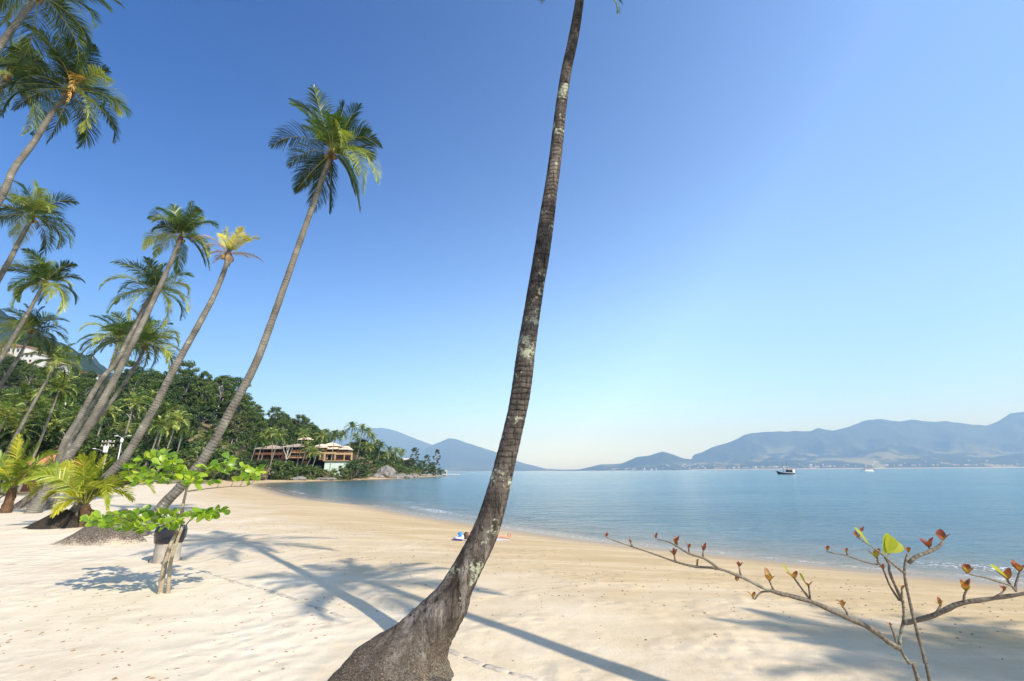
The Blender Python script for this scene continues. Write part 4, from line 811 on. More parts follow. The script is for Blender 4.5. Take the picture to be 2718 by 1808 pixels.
# ------------------------------------------------------------------ sea almond in front at the right, nearly leafless
def right_plant():
    rng = np.random.default_rng(4); z8 = lambda x, y, Y=2.45: at(1550+x/2.018, 1350+y/2.018, Y)
    b = np.array([1.80, 2.55, 0.0]); b[2] = g1(*b[:2])
    t = thing('almond_sapling', 'nearly leafless sea almond sapling in the right foreground with red and yellow leaf buds', 'sapling', b)
    def limb(name, pts, w0, w1, mat='twig', lump=0.10):
        P = np.array([z8(*q) if len(q) == 3 else z8(q[0], q[1]) for q in pts]) if not isinstance(pts, np.ndarray) else pts
        S = spline(P, 0.025); mb = MB(); k = zc(P[0])/FPX/2.018/2; w = np.linspace(w0*k, w1*k, len(S))*0.86; w = w*(1+0.10*np.sin(np.arange(len(S))*1.7)+0.16*(fbm(np.arange(len(S))*0.33, np.zeros(len(S)), len(pts), 3)-.5))
        mb.tube(S, w, 9, lump=lump, rng=rng); return mb.build(name, M[mat], t)
    limb('stem', np.array([b-Z*.15, b*0.6+z8(1790, 924)*0.4, z8(1790, 924), z8(1742, 830), z8(1692, 745), z8(1700, 650), z8(1712, 600), z8(1708, 500), z8(1688, 490), z8(1632, 400), z8(1602, 320), z8(1572, 285)]), 52, 12)
    b2 = b+np.array([.10, 0.03, 0])
    limb('stem', np.array([b2-Z*.15, b2*.6+z8(1850, 924, 2.35)*.4, z8(1850, 924, 2.35), z8(1830, 830, 2.35), z8(1790, 680, 2.35), z8(1750, 520, 2.35), z8(1716, 340, 2.36), z8(1736, 240, 2.36)]), 40, 16)
    Lb = lambda x: 2.45+0.30*(1690-x)/1600
    limb('branch', [(x, y, Lb(x)) for x, y in ((1690, 748), (1640, 722), (1530, 640), (1400, 582), (1220, 500), (1000, 440), (850, 370), (720, 322), (600, 312), (490, 285), (380, 245), (260, 205), (165, 172), (120, 155))], 36, 7)
    limb('branch', [(x, y, Lb(x)-.02) for x, y in ((722, 322), (650, 270), (560, 240), (480, 190), (430, 172), (390, 165))], 17, 6)
    limb('branch', [(x, y, 2.45-.25*(x-1712)/700) for x, y in ((1712, 608), (1740, 608), (1800, 592), (1880, 570), (1950, 535), (2030, 505), (2200, 480), (2357, 455), (2480, 425))], 34, 18)
    limb('branch', [(1708, 500, 2.44), (1640, 350, 2.42), (1634, 300, 2.42), (1612, 262, 2.42)], 20, 12)
    limb('branch', [(1718, 348, 2.36), (1660, 300, 2.35), (1590, 240, 2.34), (1520, 190, 2.33), (1460, 152, 2.33)], 16, 6)
    limb('branch', [(1738, 292, 2.36), (1780, 258, 2.35), (1838, 235, 2.34), (1895, 208, 2.33), (1922, 180, 2.33)], 24, 16)
    limb('branch', [(1575, 300, 2.45), (1500, 285, 2.46), (1410, 252, 2.47), (1350, 242, 2.48), (1300, 230, 2.48)], 10, 6)
    limb('branch', [(2315, 445, 2.22), (2290, 415, 2.22), (2220, 392, 2.22), (2150, 370, 2.22), (2090, 358, 2.22), (2045, 345, 2.22)], 14, 7)
    limb('branch', [(2200, 478, 2.26), (2235, 455, 2.26), (2252, 435, 2.26)], 14, 8)
    buds = [(118, 150, 1, .8, 120, 155), (250, 182, 1, .6, 268, 210), (385, 158, 1, .8, 392, 166), (495, 190, .9, 1.1, 495, 205), (484, 250, 1, 1, 492, 284), (500, 170, 1, .9, 500, 205), (562, 210, 1, .9, 565, 240), (640, 225, 1, 1.1, 642, 268), (608, 282, .6, .5, 606, 312), (832, 310, .9, .8, 850, 368),
            (818, 385, .5, .6, 830, 362), (995, 388, .45, 1.35, 1018, 440), (1125, 372, .55, 1.25, 1215, 490), (1203, 415, .5, .8, 1212, 492), (1385, 525, .5, 1.1, 1412, 580), (1642, 625, .9, .5, 1672, 720), (1303, 222, .8, .9, 1300, 230), (1405, 228, .8, .6, 1408, 250), (1738, 232, .6, .9, 1736, 242), (1848, 205, .95, 1.3, 1840, 236), (1922, 168, .95, 1.35, 1922, 180),
            (1703, 430, .6, .7, 1706, 500), (1912, 518, .4, .9, 1868, 575), (2048, 438, .3, 1.35, 2035, 500), (2055, 345, .5, 1.3, 2045, 345), (2268, 378, .5, 1.35, 2285, 412), (2335, 335, .7, 1.2, 2310, 440), (2252, 435, .9, .7, 2252, 435), (1465, 152, .9, .8, 1460, 152), (1490, 120, 1, .7, 1470, 158), (1602, 322, .9, .7, 1602, 322), (1565, 262, .1, 1.2, 1572, 285), (905, 475, .35, 1.0, 1000, 442)]
    for i, (x, y, red, sz, sx, sy) in enumerate(buds):
        Y = Lb(x) if x < 1400 and y < 600 and not (x in (1303, 1405)) else (2.45-.25*(x-1712)/700 if x > 1860 and y > 250 else 2.38)
        if x in (1303, 1405): Y = 2.475
        p0, p1 = z8(sx, sy, Y), z8(x, y, Y)
        if np.linalg.norm(p1-p0) > 0.012:
            mb = MB(); q = (p0+p1)/2+rng.uniform(-.006, .006, 3); pts = [p0, q, p1] if x != 905 else [p0, z8(945, 450, Y), z8(915, 485, Y), p1]
            mb.tube(spline(np.array(pts), 0.012), np.linspace(0.0052, 0.0042, len(spline(np.array(pts), 0.012))), 6, lump=0.2, rng=rng); mb.build('twig', M['twig'], t)
        lb = MB(); L = 0.037*sz; k = 3 if sz < 1.2 else 4; a0 = rng.uniform(0, 6.28)
        for j in range(k):
            d = nrm(adir(a0+j*2.2, rng.uniform(.75, 1.25))); leaf_shape(lb, p1-Z*0.004, d, nrm(adir(a0+j*2.2+math.pi, .3)), L*rng.uniform(.8, 1.2)*(1 if j else 1.15), L*(.50 if sz < 1.2 else .62), np.clip(1-red+rng.uniform(-.15, .25), 0, 1), rng.uniform(-.1, .15), False)
        lb.build('leaf_bud', M['bud_leaf'], t)
    big = [((1625, 258), (1650, 150), .06, (.1, -1, .25)), ((1600, 250), (1635, 135), .05, (.3, -.8, .5)), ((1545, 222), (1462, 98), .024, (.5, -.8, .3)), ((1605, 240), (1705, 190), .05, (-.1, -1, .5)), ((1120, 372), (1066, 295), .010, (.4, -1, .1)), ((1190, 412), (1160, 345), .015, (.3, -1, .2)), ((2275, 378), (2190, 300), .020, (.3, -1, .3))]
    for (x, y), (x2, y2), W, nn in big:
        Y = 2.36 if 1300 < x < 2000 else (Lb(x) if x < 1300 else 2.22); p0, p1 = z8(x, y, Y), z8(x2, y2, Y-.02); lb = MB()
        leaf_shape(lb, p0, p1-p0, np.array(nn), np.linalg.norm(p1-p0), W, rng.uniform(.5, 1), 0.10, True, wavy=.045); lb.build('leaf', M['almond_leaf_y'], t)
M['almond_leaf_y'] = leafmat('almond_leaf_yellowish', (0.20, 0.26, 0.015), (0.32, 0.36, 0.02), (0.38, 0.40, 0.03), 0.34, 0.35, 0.5, (1.3, 1.3, 0.5), (1.0, 1.35, (0.30, 0.12, 0.03), 0.8), True)
right_plant()

# ------------------------------------------------------------------ litter bin, kerb, bather
def litter_bin():
    rng = np.random.default_rng(2); b = ground_at(440, 1491); t = thing('litter_bin', 'round concrete litter bin lined with a black plastic bag, behind the sapling', 'litter bin', b)
    R, H = 0.285, 0.80; n = 28
    def ring(mb, prof, lump=0.0, mat=None):
        V = []; 
        for r, z in prof:
            for j in range(n):
                a = 2*math.pi*j/n; k = 1+lump*(rng.random()-.5); V.append((b[0]+r*k*math.cos(a), b[1]+r*k*math.sin(a), b[2]+z+lump*0.12*(rng.random()-.5)))
        return mb.add(V, [(i*n+j, i*n+(j+1) % n, (i+1)*n+(j+1) % n, (i+1)*n+j) for i in range(len(prof)-1) for j in range(n)])
    ring(MB(), [(R, -.05), (R, .05), (R*.985, .4), (R*.98, H-.03), (R*.96, H), (R*.86, H), (R*.86, .25), (0.01, .25)]).build('drum', M['concrete'], t)
    g = ring(MB(), [(R*1.01, H-.36), (R*1.07, H-.34), (R*1.12, H-.25), (R*1.18, H-.15), (R*1.16, H-.05), (R*1.08, H+.035), (R*.95, H+.03), (R*.82, H-.02), (R*.7, H-.3), (.01, H-.4)], 0.10).build('bag', M['plastic_bag'], t)
    mb = MB(); p = at(424, 1421, b[1]); q = at(402, 1419, b[1]); mb.tube(spline(np.array([p, (p+q)/2-Z*.01, q, at(402, 1411, b[1])]), .03), 0.009, 6); mb.build('wire_hook', M['wire'], t)
    for i, (x, y, sx) in enumerate([(412, 1492, .13), (428, 1494, .11), (466, 1488, .10), (476, 1486, .07), (438, 1497, .07)]):
        c = ground_at(x, y); c[1] -= .02; s = MB(); uv_ball(s, c+Z*.03, (sx, sx*.8, sx*.62), 10, 7, lump=.35, seed=i+3); o = s.build('stone', M['rock'], None, c)
        tag(o, ['grey stone wedged at the left foot of the litter bin', 'rounded stone against the front of the litter bin', 'dark stone at the right foot of the litter bin', 'smallest stone right of the litter bin', 'flat stone lying before the litter bin'][i], 'stone', 'stones round the litter bin')
litter_bin()

def kerb():
    rng = np.random.default_rng(9); seg = [[(545, 1519), (588, 1533), (646, 1551), (715, 1568), (795, 1597), (876, 1626), (945, 1651)], [(1188, 1724), (1245, 1750), (1314, 1776), (1418, 1801), (1470, 1818)]]
    for part, wh in zip(seg, ('left', 'right')):
        P = spline(np.array([ground_at(*q) for q in part]), 0.05); L = np.concatenate([[0], np.cumsum(np.linalg.norm(np.diff(P, axis=0), axis=1))]); s = 0.0
        while s < L[-1]-0.3:
            ln = rng.uniform(.28, .55); p = np.array([np.interp(s, L, P[:, i]) for i in range(3)]); q = np.array([np.interp(min(s+ln-.03, L[-1]), L, P[:, i]) for i in range(3)]); d = nrm(q-p); sd = np.cross(Z, d); w = .065
            mid = (p+q)/2; top = rng.uniform(.002, .012); mb = MB(); V = []
            nl = 6
            for k in range(nl+1):
                u = k/nl; c = p+(q-p)*u; ww = w*(1 if 0 < k < nl else .7)*rng.uniform(.8, 1.1); V += [c-sd*ww-Z*.12, c-sd*ww*.92+Z*(top-.008), c+Z*(top+rng.uniform(-.004, .006)), c+sd*ww*.92+Z*(top-.008), c+sd*ww-Z*.12]
            f = [(5*k+j, 5*k+j+1, 5*k+6+j, 5*k+5+j) for k in range(nl) for j in range(4)]+[(0, 1, 2, 3, 4)[::-1], tuple(5*nl+j for j in range(5))]
            o = mb.add(V, f).build('kerb_stone', M['kerb'], None, mid)
            tag(o, ('half buried kerb stone in the line between litter bin and leaning palm' if wh == 'left' else 'half buried kerb stone right of the swollen palm foot'), 'kerb stone', 'kerb stones sunk in the sand '+('left' if wh == 'left' else 'right')+' of the leaning palm')
            s += ln+rng.choice([0.0, 0.02, 0.25], p=[.6, .25, .15])
kerb()

def bather():
    h = ground_at(1238, 1433); f = ground_at(1351, 1433); u = nrm((f-h)*np.array([1, 1, 0])); s = np.cross(Z, u); L = np.linalg.norm(f-h); g0 = h.copy()
    W = lambda a, b_, c: h+u*a+s*b_+Z*(c+g1(*(h+u*a)[:2])-h[2])
    t = W(0.85, 0, 0); body = thing('person', 'person sunbathing on their back on a white towel, half hidden by the leaning trunk', 'person', t)
    v = []; e = []; r = []
    def chain(pts, root=None):
        prev = root
        for p, rr in pts:
            v.append(W(*p)-t); r.append(rr); i = len(v)-1
            if prev is not None: e.append((prev, i))
            prev = i
        return prev
    chain([((.86, 0, .13), (.15, .11))]); pel = 0
    ch = chain([((.66, 0, .13), (.13, .10)), ((.44, 0, .14), (.16, .11)), ((.32, 0, .14), (.12, .09)), ((.24, 0, .14), (.055, .055)), ((.16, 0, .15), (.075, .085)), ((.06, 0, .15), (.085, .095)), ((.0, 0, .15), (.06, .07))], pel)
    for sg in (-1, 1):
        chain([((.92, sg*.10, .12), (.095, .085)), ((1.12, sg*.11, .13), (.08, .075)), ((1.32, sg*.10, .15 if sg < 0 else .12), (.058, .056)), ((1.50, sg*.09, .11), (.056, .055)), ((1.70, sg*.08, .075), (.036, .036)), ((1.735, sg*.08, .09), (.04, .036)), ((1.77, sg*.085, .17), (.036, .024)), ((1.785, sg*.09, .235), (.03, .014))], pel)
        k = chain([((.38, sg*.17, .13), (.06, .055)), ((.52, sg*.25, .09), (.045, .043)), ((.68, sg*.30, .06), (.036, .034)), ((.88, sg*.27, .05), (.026, .022)), ((.95, sg*.26, .045), (.036, .016))], 2)
        for fg in range(4): chain([((1.0, sg*(.235+.017*fg), .045), (.0085, .0085)), ((1.03+.008*(1-abs(fg-1.3)), sg*(.233+.018*fg), .037), (.0075, .0075))], k)
        chain([((.96, sg*.215, .045), (.0095, .0095)), ((.985, sg*.20, .04), (.008, .008))], k)
    me = bpy.data.meshes.new('body'); me.from_pydata([tuple(q) for q in v], e, []); me.materials.append(M['skin']); o = bpy.data.objects.new('body', me); COL.objects.link(o); o.parent = body
    sk = o.modifiers.new('skin', 'SKIN'); sk.use_smooth_shade = True; sd_ = me.skin_vertices[0].data
    for i, q in enumerate(r): sd_[i].radius = q; sd_[i].use_root = (i == 0)
    sb = o.modifiers.new('sub', 'SUBSURF'); sb.levels = 1; sb.render_levels = 1
    hb = MB(); uv_ball(hb, W(.0, 0, .15), (.10, .105, .12), 12, 8, lump=.2, seed=2); hb.build('hair', M['hair'], body)
    nb = MB(); uv_ball(nb, W(.11, 0, .245), (.025, .018, .02), 8, 6); nb.build('nose', M['skin'], body)
    wb = MB(); wb.tube([W(.78, 0, .13), W(.86, 0, .13), W(.95, 0, .125)], [.155, .165, .16], 12); wb.build('shorts', M['cloth_navy'], body)
    def cloth(name, a0, a1, b0, b1, mat, label, cat, zz=.012):
        mb = MB(); na, nb_ = 14, 8; V = []
        for i in range(na+1):
            for j in range(nb_+1):
                a = a0+(a1-a0)*i/na; q = b0+(b1-b0)*j/nb_; p = h+u*a+s*q; V.append((p[0], p[1], g1(p[0], p[1])+zz+.012*fbm(np.array(a*7), np.array(q*7), 3)))
        k = len(V); V += [(x, y, z-.012) for x, y, z in V]; m_ = nb_+1
        fs = [(i*m_+j, (i+1)*m_+j, (i+1)*m_+j+1, i*m_+j+1) for i in range(na) for j in range(nb_)]; fs += [tuple(q+k for q in reversed(x)) for x in fs]
        o = mb.add(V, fs).build(name, mat, None, t); tag(o, label, cat)
    cloth('towel', -.15, 1.62, -.38, .38, M['cloth_white'], 'white towel under the sunbathing person', 'towel')
    c0 = ground_at(1222, 1432); mb = MB(); uv_ball(mb, c0+Z*.06, (.24, .16, .10), 12, 7, lump=.5, seed=6); o = mb.build('bundle', M['cloth_white'], None, c0); tag(o, "crumpled white clothes left of the sunbathing person's head", 'clothes')
    c1 = ground_at(1219, 1434); mb = MB(); uv_ball(mb, c1+Z*.03+np.array([-.05, -.12, 0]), (.20, .09, .035), 12, 6, lump=.4, seed=8); o = mb.build('bundle', M['cloth_navy'], None, c1); tag(o, 'dark blue garment in front of the crumpled white clothes', 'clothes')
    c2 = c0+Z*.15; mb = MB(); uv_ball(mb, c2+Z*.03, (.10, .10, .085), 12, 7, lump=.25, seed=9); mb.tube([c2-Z*.025, c2-Z*.005], [.15, .12], 14); o = mb.build('sun_hat', M['cloth_blue'], None, c2); tag(o, 'blue sun hat on top of the crumpled white clothes', 'hat')
bather()

# ------------------------------------------------------------------ houses under the hill
def local_frame(px, py, Y):
    """origin at a photo pixel Y metres out; unit = metres per photo pixel there"""
    o = at(px, py, Y); return o, zc(o)/FPX
class House:
    """boxes and roofs laid out in metres from an origin: x to the right, y away from the beach, z up; turned by rz"""
    def __init__(s, t, o, rz=0.0): s.t = t; s.o = np.asarray(o, float); s.c, s.s = math.cos(rz), math.sin(rz)
    def w(s, p): p = np.asarray(p, float); return s.o+np.stack([p[..., 0]*s.c-p[..., 1]*s.s, p[..., 0]*s.s+p[..., 1]*s.c, p[..., 2]], -1)
    def box(s, name, lo, hi, mat, parent=None):
        mb = MB(); mb.box(lo, hi); mb.v[0] = s.w(mb.v[0]); return mb.build(name, mat, parent or s.t)
    def boxes(s, name, lst, mat, parent=None):
        mb = MB()
        for lo, hi in lst: mb.box(lo, hi); mb.v[-1] = s.w(mb.v[-1])
        return mb.build(name, mat, parent or s.t)
    def hip(s, name, x0, x1, y0, y1, z, h, mat, inset=None, th=.18, parent=None, gable=False):
        k = inset if inset is not None else min(x1-x0, y1-y0)/2; ym = (y0+y1)/2; k2 = 0.0 if gable else k
        top = [(x0+k2, ym, z+h), (x1-k2, ym, z+h)]
        V = [(x0, y0, z), (x1, y0, z), (x1, y1, z), (x0, y1, z)]+top+[(x0, y0, z-th), (x1, y0, z-th), (x1, y1, z-th), (x0, y1, z-th)]
        f = [(0, 1, 5, 4), (1, 2, 5), (2, 3, 4, 5), (3, 0, 4), (0, 6, 7, 1), (1, 7, 8, 2), (2, 8, 9, 3), (3, 9, 6, 0), (6, 9, 8, 7)]
        return MB().add(s.w(np.array(V)), f, smooth=False).build(name, mat, parent or s.t)
def bright_house():
    o, u = local_frame(861.8, 1240, 203); k = u/6.932     # zoom units of the study picture -> metres
    X = lambda x: (x-1400)*k; Zz = lambda y: (832-y)*k
    t = thing('wooden_house', 'bright honey coloured wooden house with stepped pale tiled roofs above a pale green wall', 'house', o); H = House(t, o, 0.06)
    H.box('retaining_wall', (X(1400), -.5, -6.0), (X(1862), 3.0, Zz(727)), M['pool_wall'])
    H.box('terrace', (X(1370), -1.2, Zz(727)+.003), (X(1905), 9, Zz(715)), M['wood_light'])
    H.boxes('frame', [((X(a), -.9, Zz(712)), (X(b), -.3, Zz(574))) for a, b in ((1378, 1404), (1572, 1592), (1740, 1752), (1868, 1892))]+[((X(1404), -.9, Zz(600)), (X(1572), -.25, Zz(570))), ((X(1592), -.9, Zz(612)), (X(1740), -.25, Zz(580))), ((X(1752), -.9, Zz(612)), (X(1868), -.25, Zz(580)))], M['wood_light'])
    H.box('wall', (X(1405), 1.6, Zz(712)), (X(1866), 8, Zz(600)), M['wood_dark'])
    for i, (a, b) in enumerate(((1432, 1492), (1525, 1562), (1620, 1665), (1690, 1735), (1765, 1800), (1815, 1860))):
        w_ = H.box('window', (X(a), 1.52, Zz(705)), (X(b), 1.64, Zz(615)), M['wood']); H.box('pane', (X(a)+.12, 1.46, Zz(703)), (X(b)-.12, 1.53, Zz(619)), M['glass_dark'], w_)
    for x in (1421, 1510, 1546):
        mb = MB(); n_ = 12; V = []
        for j in range(7):
            for i in range(n_+1): V.append((X(x-9)+(X(x+9)-X(x-9))*i/n_*(0.75+.25*abs(j-2)/4), .6+.08*math.sin(i*2.1), Zz(690)+(Zz(606)-Zz(690))*j/6))
        mb.add(H.w(np.array(V)), [(j*(n_+1)+i, j*(n_+1)+i+1, (j+1)*(n_+1)+i+1, (j+1)*(n_+1)+i) for j in range(6) for i in range(n_)]); mb.build('curtain', M['cloth_white'], t)
    H.boxes('terrace_rail', [((X(1595), -1.1, Zz(690)), (X(1740), -1.0, Zz(684))), ((X(1595), -1.1, Zz(702)), (X(1740), -1.0, Zz(697)))]+[((X(x), -1.1, Zz(714)), (X(x)+.1, -1.0, Zz(684))) for x in range(1597, 1740, 18)], M['wood'])
    H.box('lower_wing', (X(1290), -.2, Zz(700)), (X(1377), 7, Zz(585)), M['wood_light']); d = H.box('door', (X(1318), -.28, Zz(690)), (X(1345), -.19, Zz(605)), M['wood_dark']); H.box('pane', (X(1321), -.33, Zz(660)), (X(1342), -.27, Zz(610)), M['glass_dark'], d)
    H.box('planter', (X(1298), -.6, Zz(584)), (X(1590), 1.8, Zz(567)), M['wood_light'])
    rg = np.random.default_rng(2); mb = MB(); leaf_cloud(mb, [H.w(np.array((X(x), .4, Zz(560)))) for x in range(1305, 1590, 15)]+[H.w(np.array((X(x), -.3, Zz(575)))) for x in range(1770, 1870, 15)], [.5]*26, 40, .2, rg, .5, .5); mb.build('planter_greenery', TREE['mid'], t)
    H.box('upper_wall', (X(1160), .4, Zz(600)), (X(1388), 8, Zz(470)), M['wood_light'])
    H.boxes('posts', [((X(x), .33, Zz(598)), (X(x)+.25, .41, Zz(472))) for x in (1162, 1215, 1262, 1300, 1384)], M['wood'])
    w_ = H.box('window', (X(1305), .3, Zz(545)), (X(1380), .41, Zz(482)), M['wood']); H.box('pane', (X(1310), .25, Zz(543)), (X(1375), .31, Zz(486)), M['wood_light'], w_)
    H.box('middle_wall', (X(1392), 2.0, Zz(566)), (X(1590), 9, Zz(500)), M['wood_dark']); H.box('dormer', (X(1345), 3.2, Zz(452)), (X(1480), 8, Zz(430)), M['wood_light'])
    H.box('right_wall', (X(1594), 1.0, Zz(578)), (X(1780), 8, Zz(480)), M['wood'])
    for a, b in ((1640, 1680), (1690, 1715), (1740, 1765)):
        w_ = H.box('window', (X(a), .9, Zz(565)), (X(b), 1.02, Zz(500)), M['wood_dark']); H.box('pane', (X(a)+.1, .85, Zz(563)), (X(b)-.1, .92, Zz(503)), M['glass_dark'], w_)
    H.boxes('balcony_rail', [((X(1594), -.3, Zz(560)), (X(1800), -.2, Zz(555))), ((X(1594), -.3, Zz(576)), (X(1800), -.2, Zz(572)))]+[((X(x), -.3, Zz(580)), (X(x)+.1, -.2, Zz(555))) for x in range(1596, 1800, 16)], M['wood'])
    H.hip('roof', X(1110), X(1420), -1.2, 8.5, Zz(478), 1.75, M['roof_tile']); H.hip('roof', X(1240), X(1590), 2.2, 9.5, Zz(442), 1.65, M['roof_tile']); H.hip('roof', X(1390), X(1645), .4, 8, Zz(502), 1.3, M['roof_tile'])
    H.hip('roof', X(1640), X(1800), -.6, 8, Zz(512), 1.55, M['roof_tile'], inset=1.0)
bright_house()
def lodge():
    o, u = local_frame(661.0, 1240, 200); k = u/6.932; X = lambda x: (x)*k-.2; Zz = lambda y: (832-y)*k
    t = thing('wooden_lodge', 'long dark brown wooden lodge of two storeys with tile roofs darkened for palm shade and balconies', 'house', o); H = House(t, o, 0.04)
    H.box('plinth', (X(190), .4, -6.0), (X(960), 8, Zz(725)), M['wood_dark'])
    H.box('wall', (X(110), .2, Zz(722)), (X(600), 9, Zz(505)), M['wood_dark']); H.box('wing_wall', (X(604), .0, Zz(700)), (X(965), 9, Zz(470)), M['wood_dark'])
    H.box('floor_beam', (X(100), -1.0, Zz(618)), (X(598), .19, Zz(606)), M['wood']); H.box('floor_beam', (X(760), -1.2, Zz(582)), (X(985), -.01, Zz(570)), M['wood_light']); H.box('floor_beam', (X(740), -1.2, Zz(676)), (X(970), -.01, Zz(662)), M['wood_light'])
    for a in range(130, 590, 46):
        for y0, y1 in ((600, 530), (712, 630)):
            w_ = H.box('window', (X(a), .12, Zz(y0)), (X(a+30), .21, Zz(y1)), M['wood']); H.box('pane', (X(a+4), .06, Zz(y0-4)), (X(a+26), .13, Zz(y1+5)), M['glass_dark'], w_)
    for a in (620, 668, 716, 800, 840, 880, 922):
        for y0, y1 in ((560, 490), (655, 595)):
            w_ = H.box('window', (X(a), -.08, Zz(y0)), (X(a+28), .01, Zz(y1)), M['wood_light']); H.box('pane', (X(a+4), -.14, Zz(y0-4)), (X(a+24), -.07, Zz(y1+4)), M['glass_dark'], w_)
    for z0, z1, a, b in ((606, 575, 100, 598), (570, 530, 760, 985), (662, 630, 740, 970)):
        H.boxes('balcony_rail', [((X(a), -1.05, Zz(z1)-.08), (X(b), -.95, Zz(z1)))]+[((X(x), -1.05, Zz(z0)), (X(x)+.16, -.95, Zz(z1)-.083)) for x in range(a, b, 9)], M['wood'])
    H.boxes('posts', [((X(x), -1.0, Zz(740)), (X(x)+.2, -.8, Zz(500))) for x in (104, 250, 400, 540, 596)]+[((X(x), -1.2, Zz(700)), (X(x)+.2, -1.05, Zz(475))) for x in (745, 860, 975)], M['wood_dark'])
    H.hip('roof', X(50), X(600), -1.8, 10, Zz(506), 1.8, M['roof_shaded']); H.hip('roof', X(560), X(1010), -1.9, 10, Zz(474), 1.6, M['roof_shaded'])
    o2, u2 = local_frame(812, 1167, 214); t = thing('gazebo', 'small open gazebo with a pale hipped roof on posts above the two wooden houses', 'gazebo', o2); H = House(t, o2)
    H.hip('roof', -2.9, 2.9, -1.8, 1.8, 0, 1.05, M['roof_tile'])
    for x in (-2.2, 2.2):
        for y in (-1.3, 1.3): H.box('post', (x-.1, y-.1, -9.5), (x+.1, y+.1, -.19), M['wood_dark'])
lodge()
def small_house(label, px, py, Y, w, d, h, roofmat, wallmat='white_wall', rh=1.2, rz=0.0, nwin=3, storeys=1, group=None, cat='house', name='house', gable=False, leg=6.0, hill=False):
    if hill:                       # stand where the line of sight meets the slope
        for Y in np.arange(150, 420, 1.0):
            q = at(px, py, Y)
            if g1(q[0], q[1]) > q[2]-0.3: break
    o, u = local_frame(px, py, Y); t = thing(name, label, cat, o, group); H = House(t, o, rz)
    H.box('wall', (-w/2, 0, -leg), (w/2, d, h), M[wallmat])
    for s in range(storeys):
        for i in range(nwin):
            x = -w/2+w*(i+.5)/nwin; z0 = h*s/storeys+.7; w_ = H.box('window', (x-w/nwin*.28, -.07, z0), (x+w/nwin*.28, .02, z0+h/storeys*.5), M['white_wall']); H.box('pane', (x-w/nwin*.24, -.12, z0+.1), (x+w/nwin*.24, -.06, z0+h/storeys*.5-.1), M['glass_dark'], w_)
    H.hip('roof', -w/2-.7, w/2+.7, -.9, d+.7, h+.19, rh, M[roofmat], gable=gable)
    return t
small_house('white villa with long terracotta roof, topmost on the hillside at the left edge', 22, 938, 270, 16, 8, 3.4, 'roof_red', nwin=7, hill=True)
small_house('white villa with a grey roof on the hillside just below the topmost villa', 6, 972, 262, 12, 7, 3.0, 'roof_tile', nwin=4, hill=True)
small_house('white two storey hillside house standing right of the topmost villa', 66, 965, 266, 7, 7, 5.2, 'roof_tile', nwin=3, storeys=2, hill=True)
small_house('low white hillside house under the two storey white one', 42, 979, 258, 9, 6, 2.6, 'roof_tile', nwin=4, hill=True)
small_house('long low hillside house with pale roof behind the palm with arching yellowish leaves', 127, 978, 262, 13, 6, 2.4, 'roof_tile', nwin=5, hill=True)
small_house('white and blue hillside house under an overhanging orange roof', 208, 1012, 256, 8.5, 7, 4.4, 'roof_red', nwin=3, storeys=2, hill=True)
small_house('grey roofed cottage low on the wooded hillside at the left edge', 25, 1032, 205, 8, 5, 2.2, 'stone_wall', nwin=3, hill=True)
small_house('low dark walled house with a wide pale roof among the trees of the headland', 1074, 1228, 318, 9.5, 6, 1.4, 'roof_tile', wallmat='wood_dark', nwin=4)
small_house('red tiled beach kiosk half hidden behind the young palms', 99, 1272, 62, 3.6, 3, 1.7, 'roof_red', wallmat='wood_dark', nwin=2, cat='kiosk', name='beach_kiosk')
def jetty():
    o = at(1197, 1255.5, 385); o[2] = SEA; t = thing('jetty', 'low white jetty with a small white hut at the tip of the headland', 'jetty', o); H = House(t, o)
    H.box('deck', (-8, -1.4, .55), (7.0, 1.4, 1.05), M['white_wall']); H.boxes('piles', [((x, y, -3), (x+.4, y+.4, .547)) for x in range(-7, 7, 2) for y in (-1.2, .8)], M['stone_wall'])
    H.box('hut', (-5.6, -1.0, 1.053), (-3.2, 1.0, 3.4), M['white_wall']); H.hip('roof', -5.9, -2.9, -1.3, 1.3, 3.55, .7, M['white_wall']); H.box('door', (-4.7, -1.06, 1.06), (-4.0, -1.003, 2.7), M['wood_dark'])
    H.boxes('rail', [((x, -1.3, 1.053), (x+.08, -1.22, 1.9)) for x in (-2, 0, 2, 4, 6)]+[((-2, -1.3, 1.9), (6.3, -1.22, 1.97))], M['white_wall'])
jetty()

# ------------------------------------------------------------------ rocks along the headland shore
def rock(label, px, py, Y, sx, sy, sz, seed, group=None, name='boulder', split=False):
    c = at(px, py, Y); c[2] = max(g1(c[0], c[1]), SEA-.2); mb = MB(); uv_ball(mb, c+Z*sz*.25, (sx, sy, sz), 26, 16, lump=.42, seed=seed)
    v = mb.v[0]; rel = v-c; v[:, 2] += sz*0.10*(vnoise(rel[:, 0]*1.6/sx*2, rel[:, 0]*0+seed, seed)-.5)*4*0.5
    o = mb.build(name, M['rock'], None, c); return tag(o, label, 'rock', group)
rock('largest rounded granite boulder on the headland shore, grooved and pale', 1028, 1257, 227, 4.6, 3.4, 4.0, 3)
rock('dark boulder leaning against the left side of the largest boulder', 1003, 1259, 226, 2.7, 2.2, 2.7, 4)
rock('grey boulder at the water edge at the left end of the rock line', 948, 1262, 219, 2.2, 1.8, 2.0, 5)
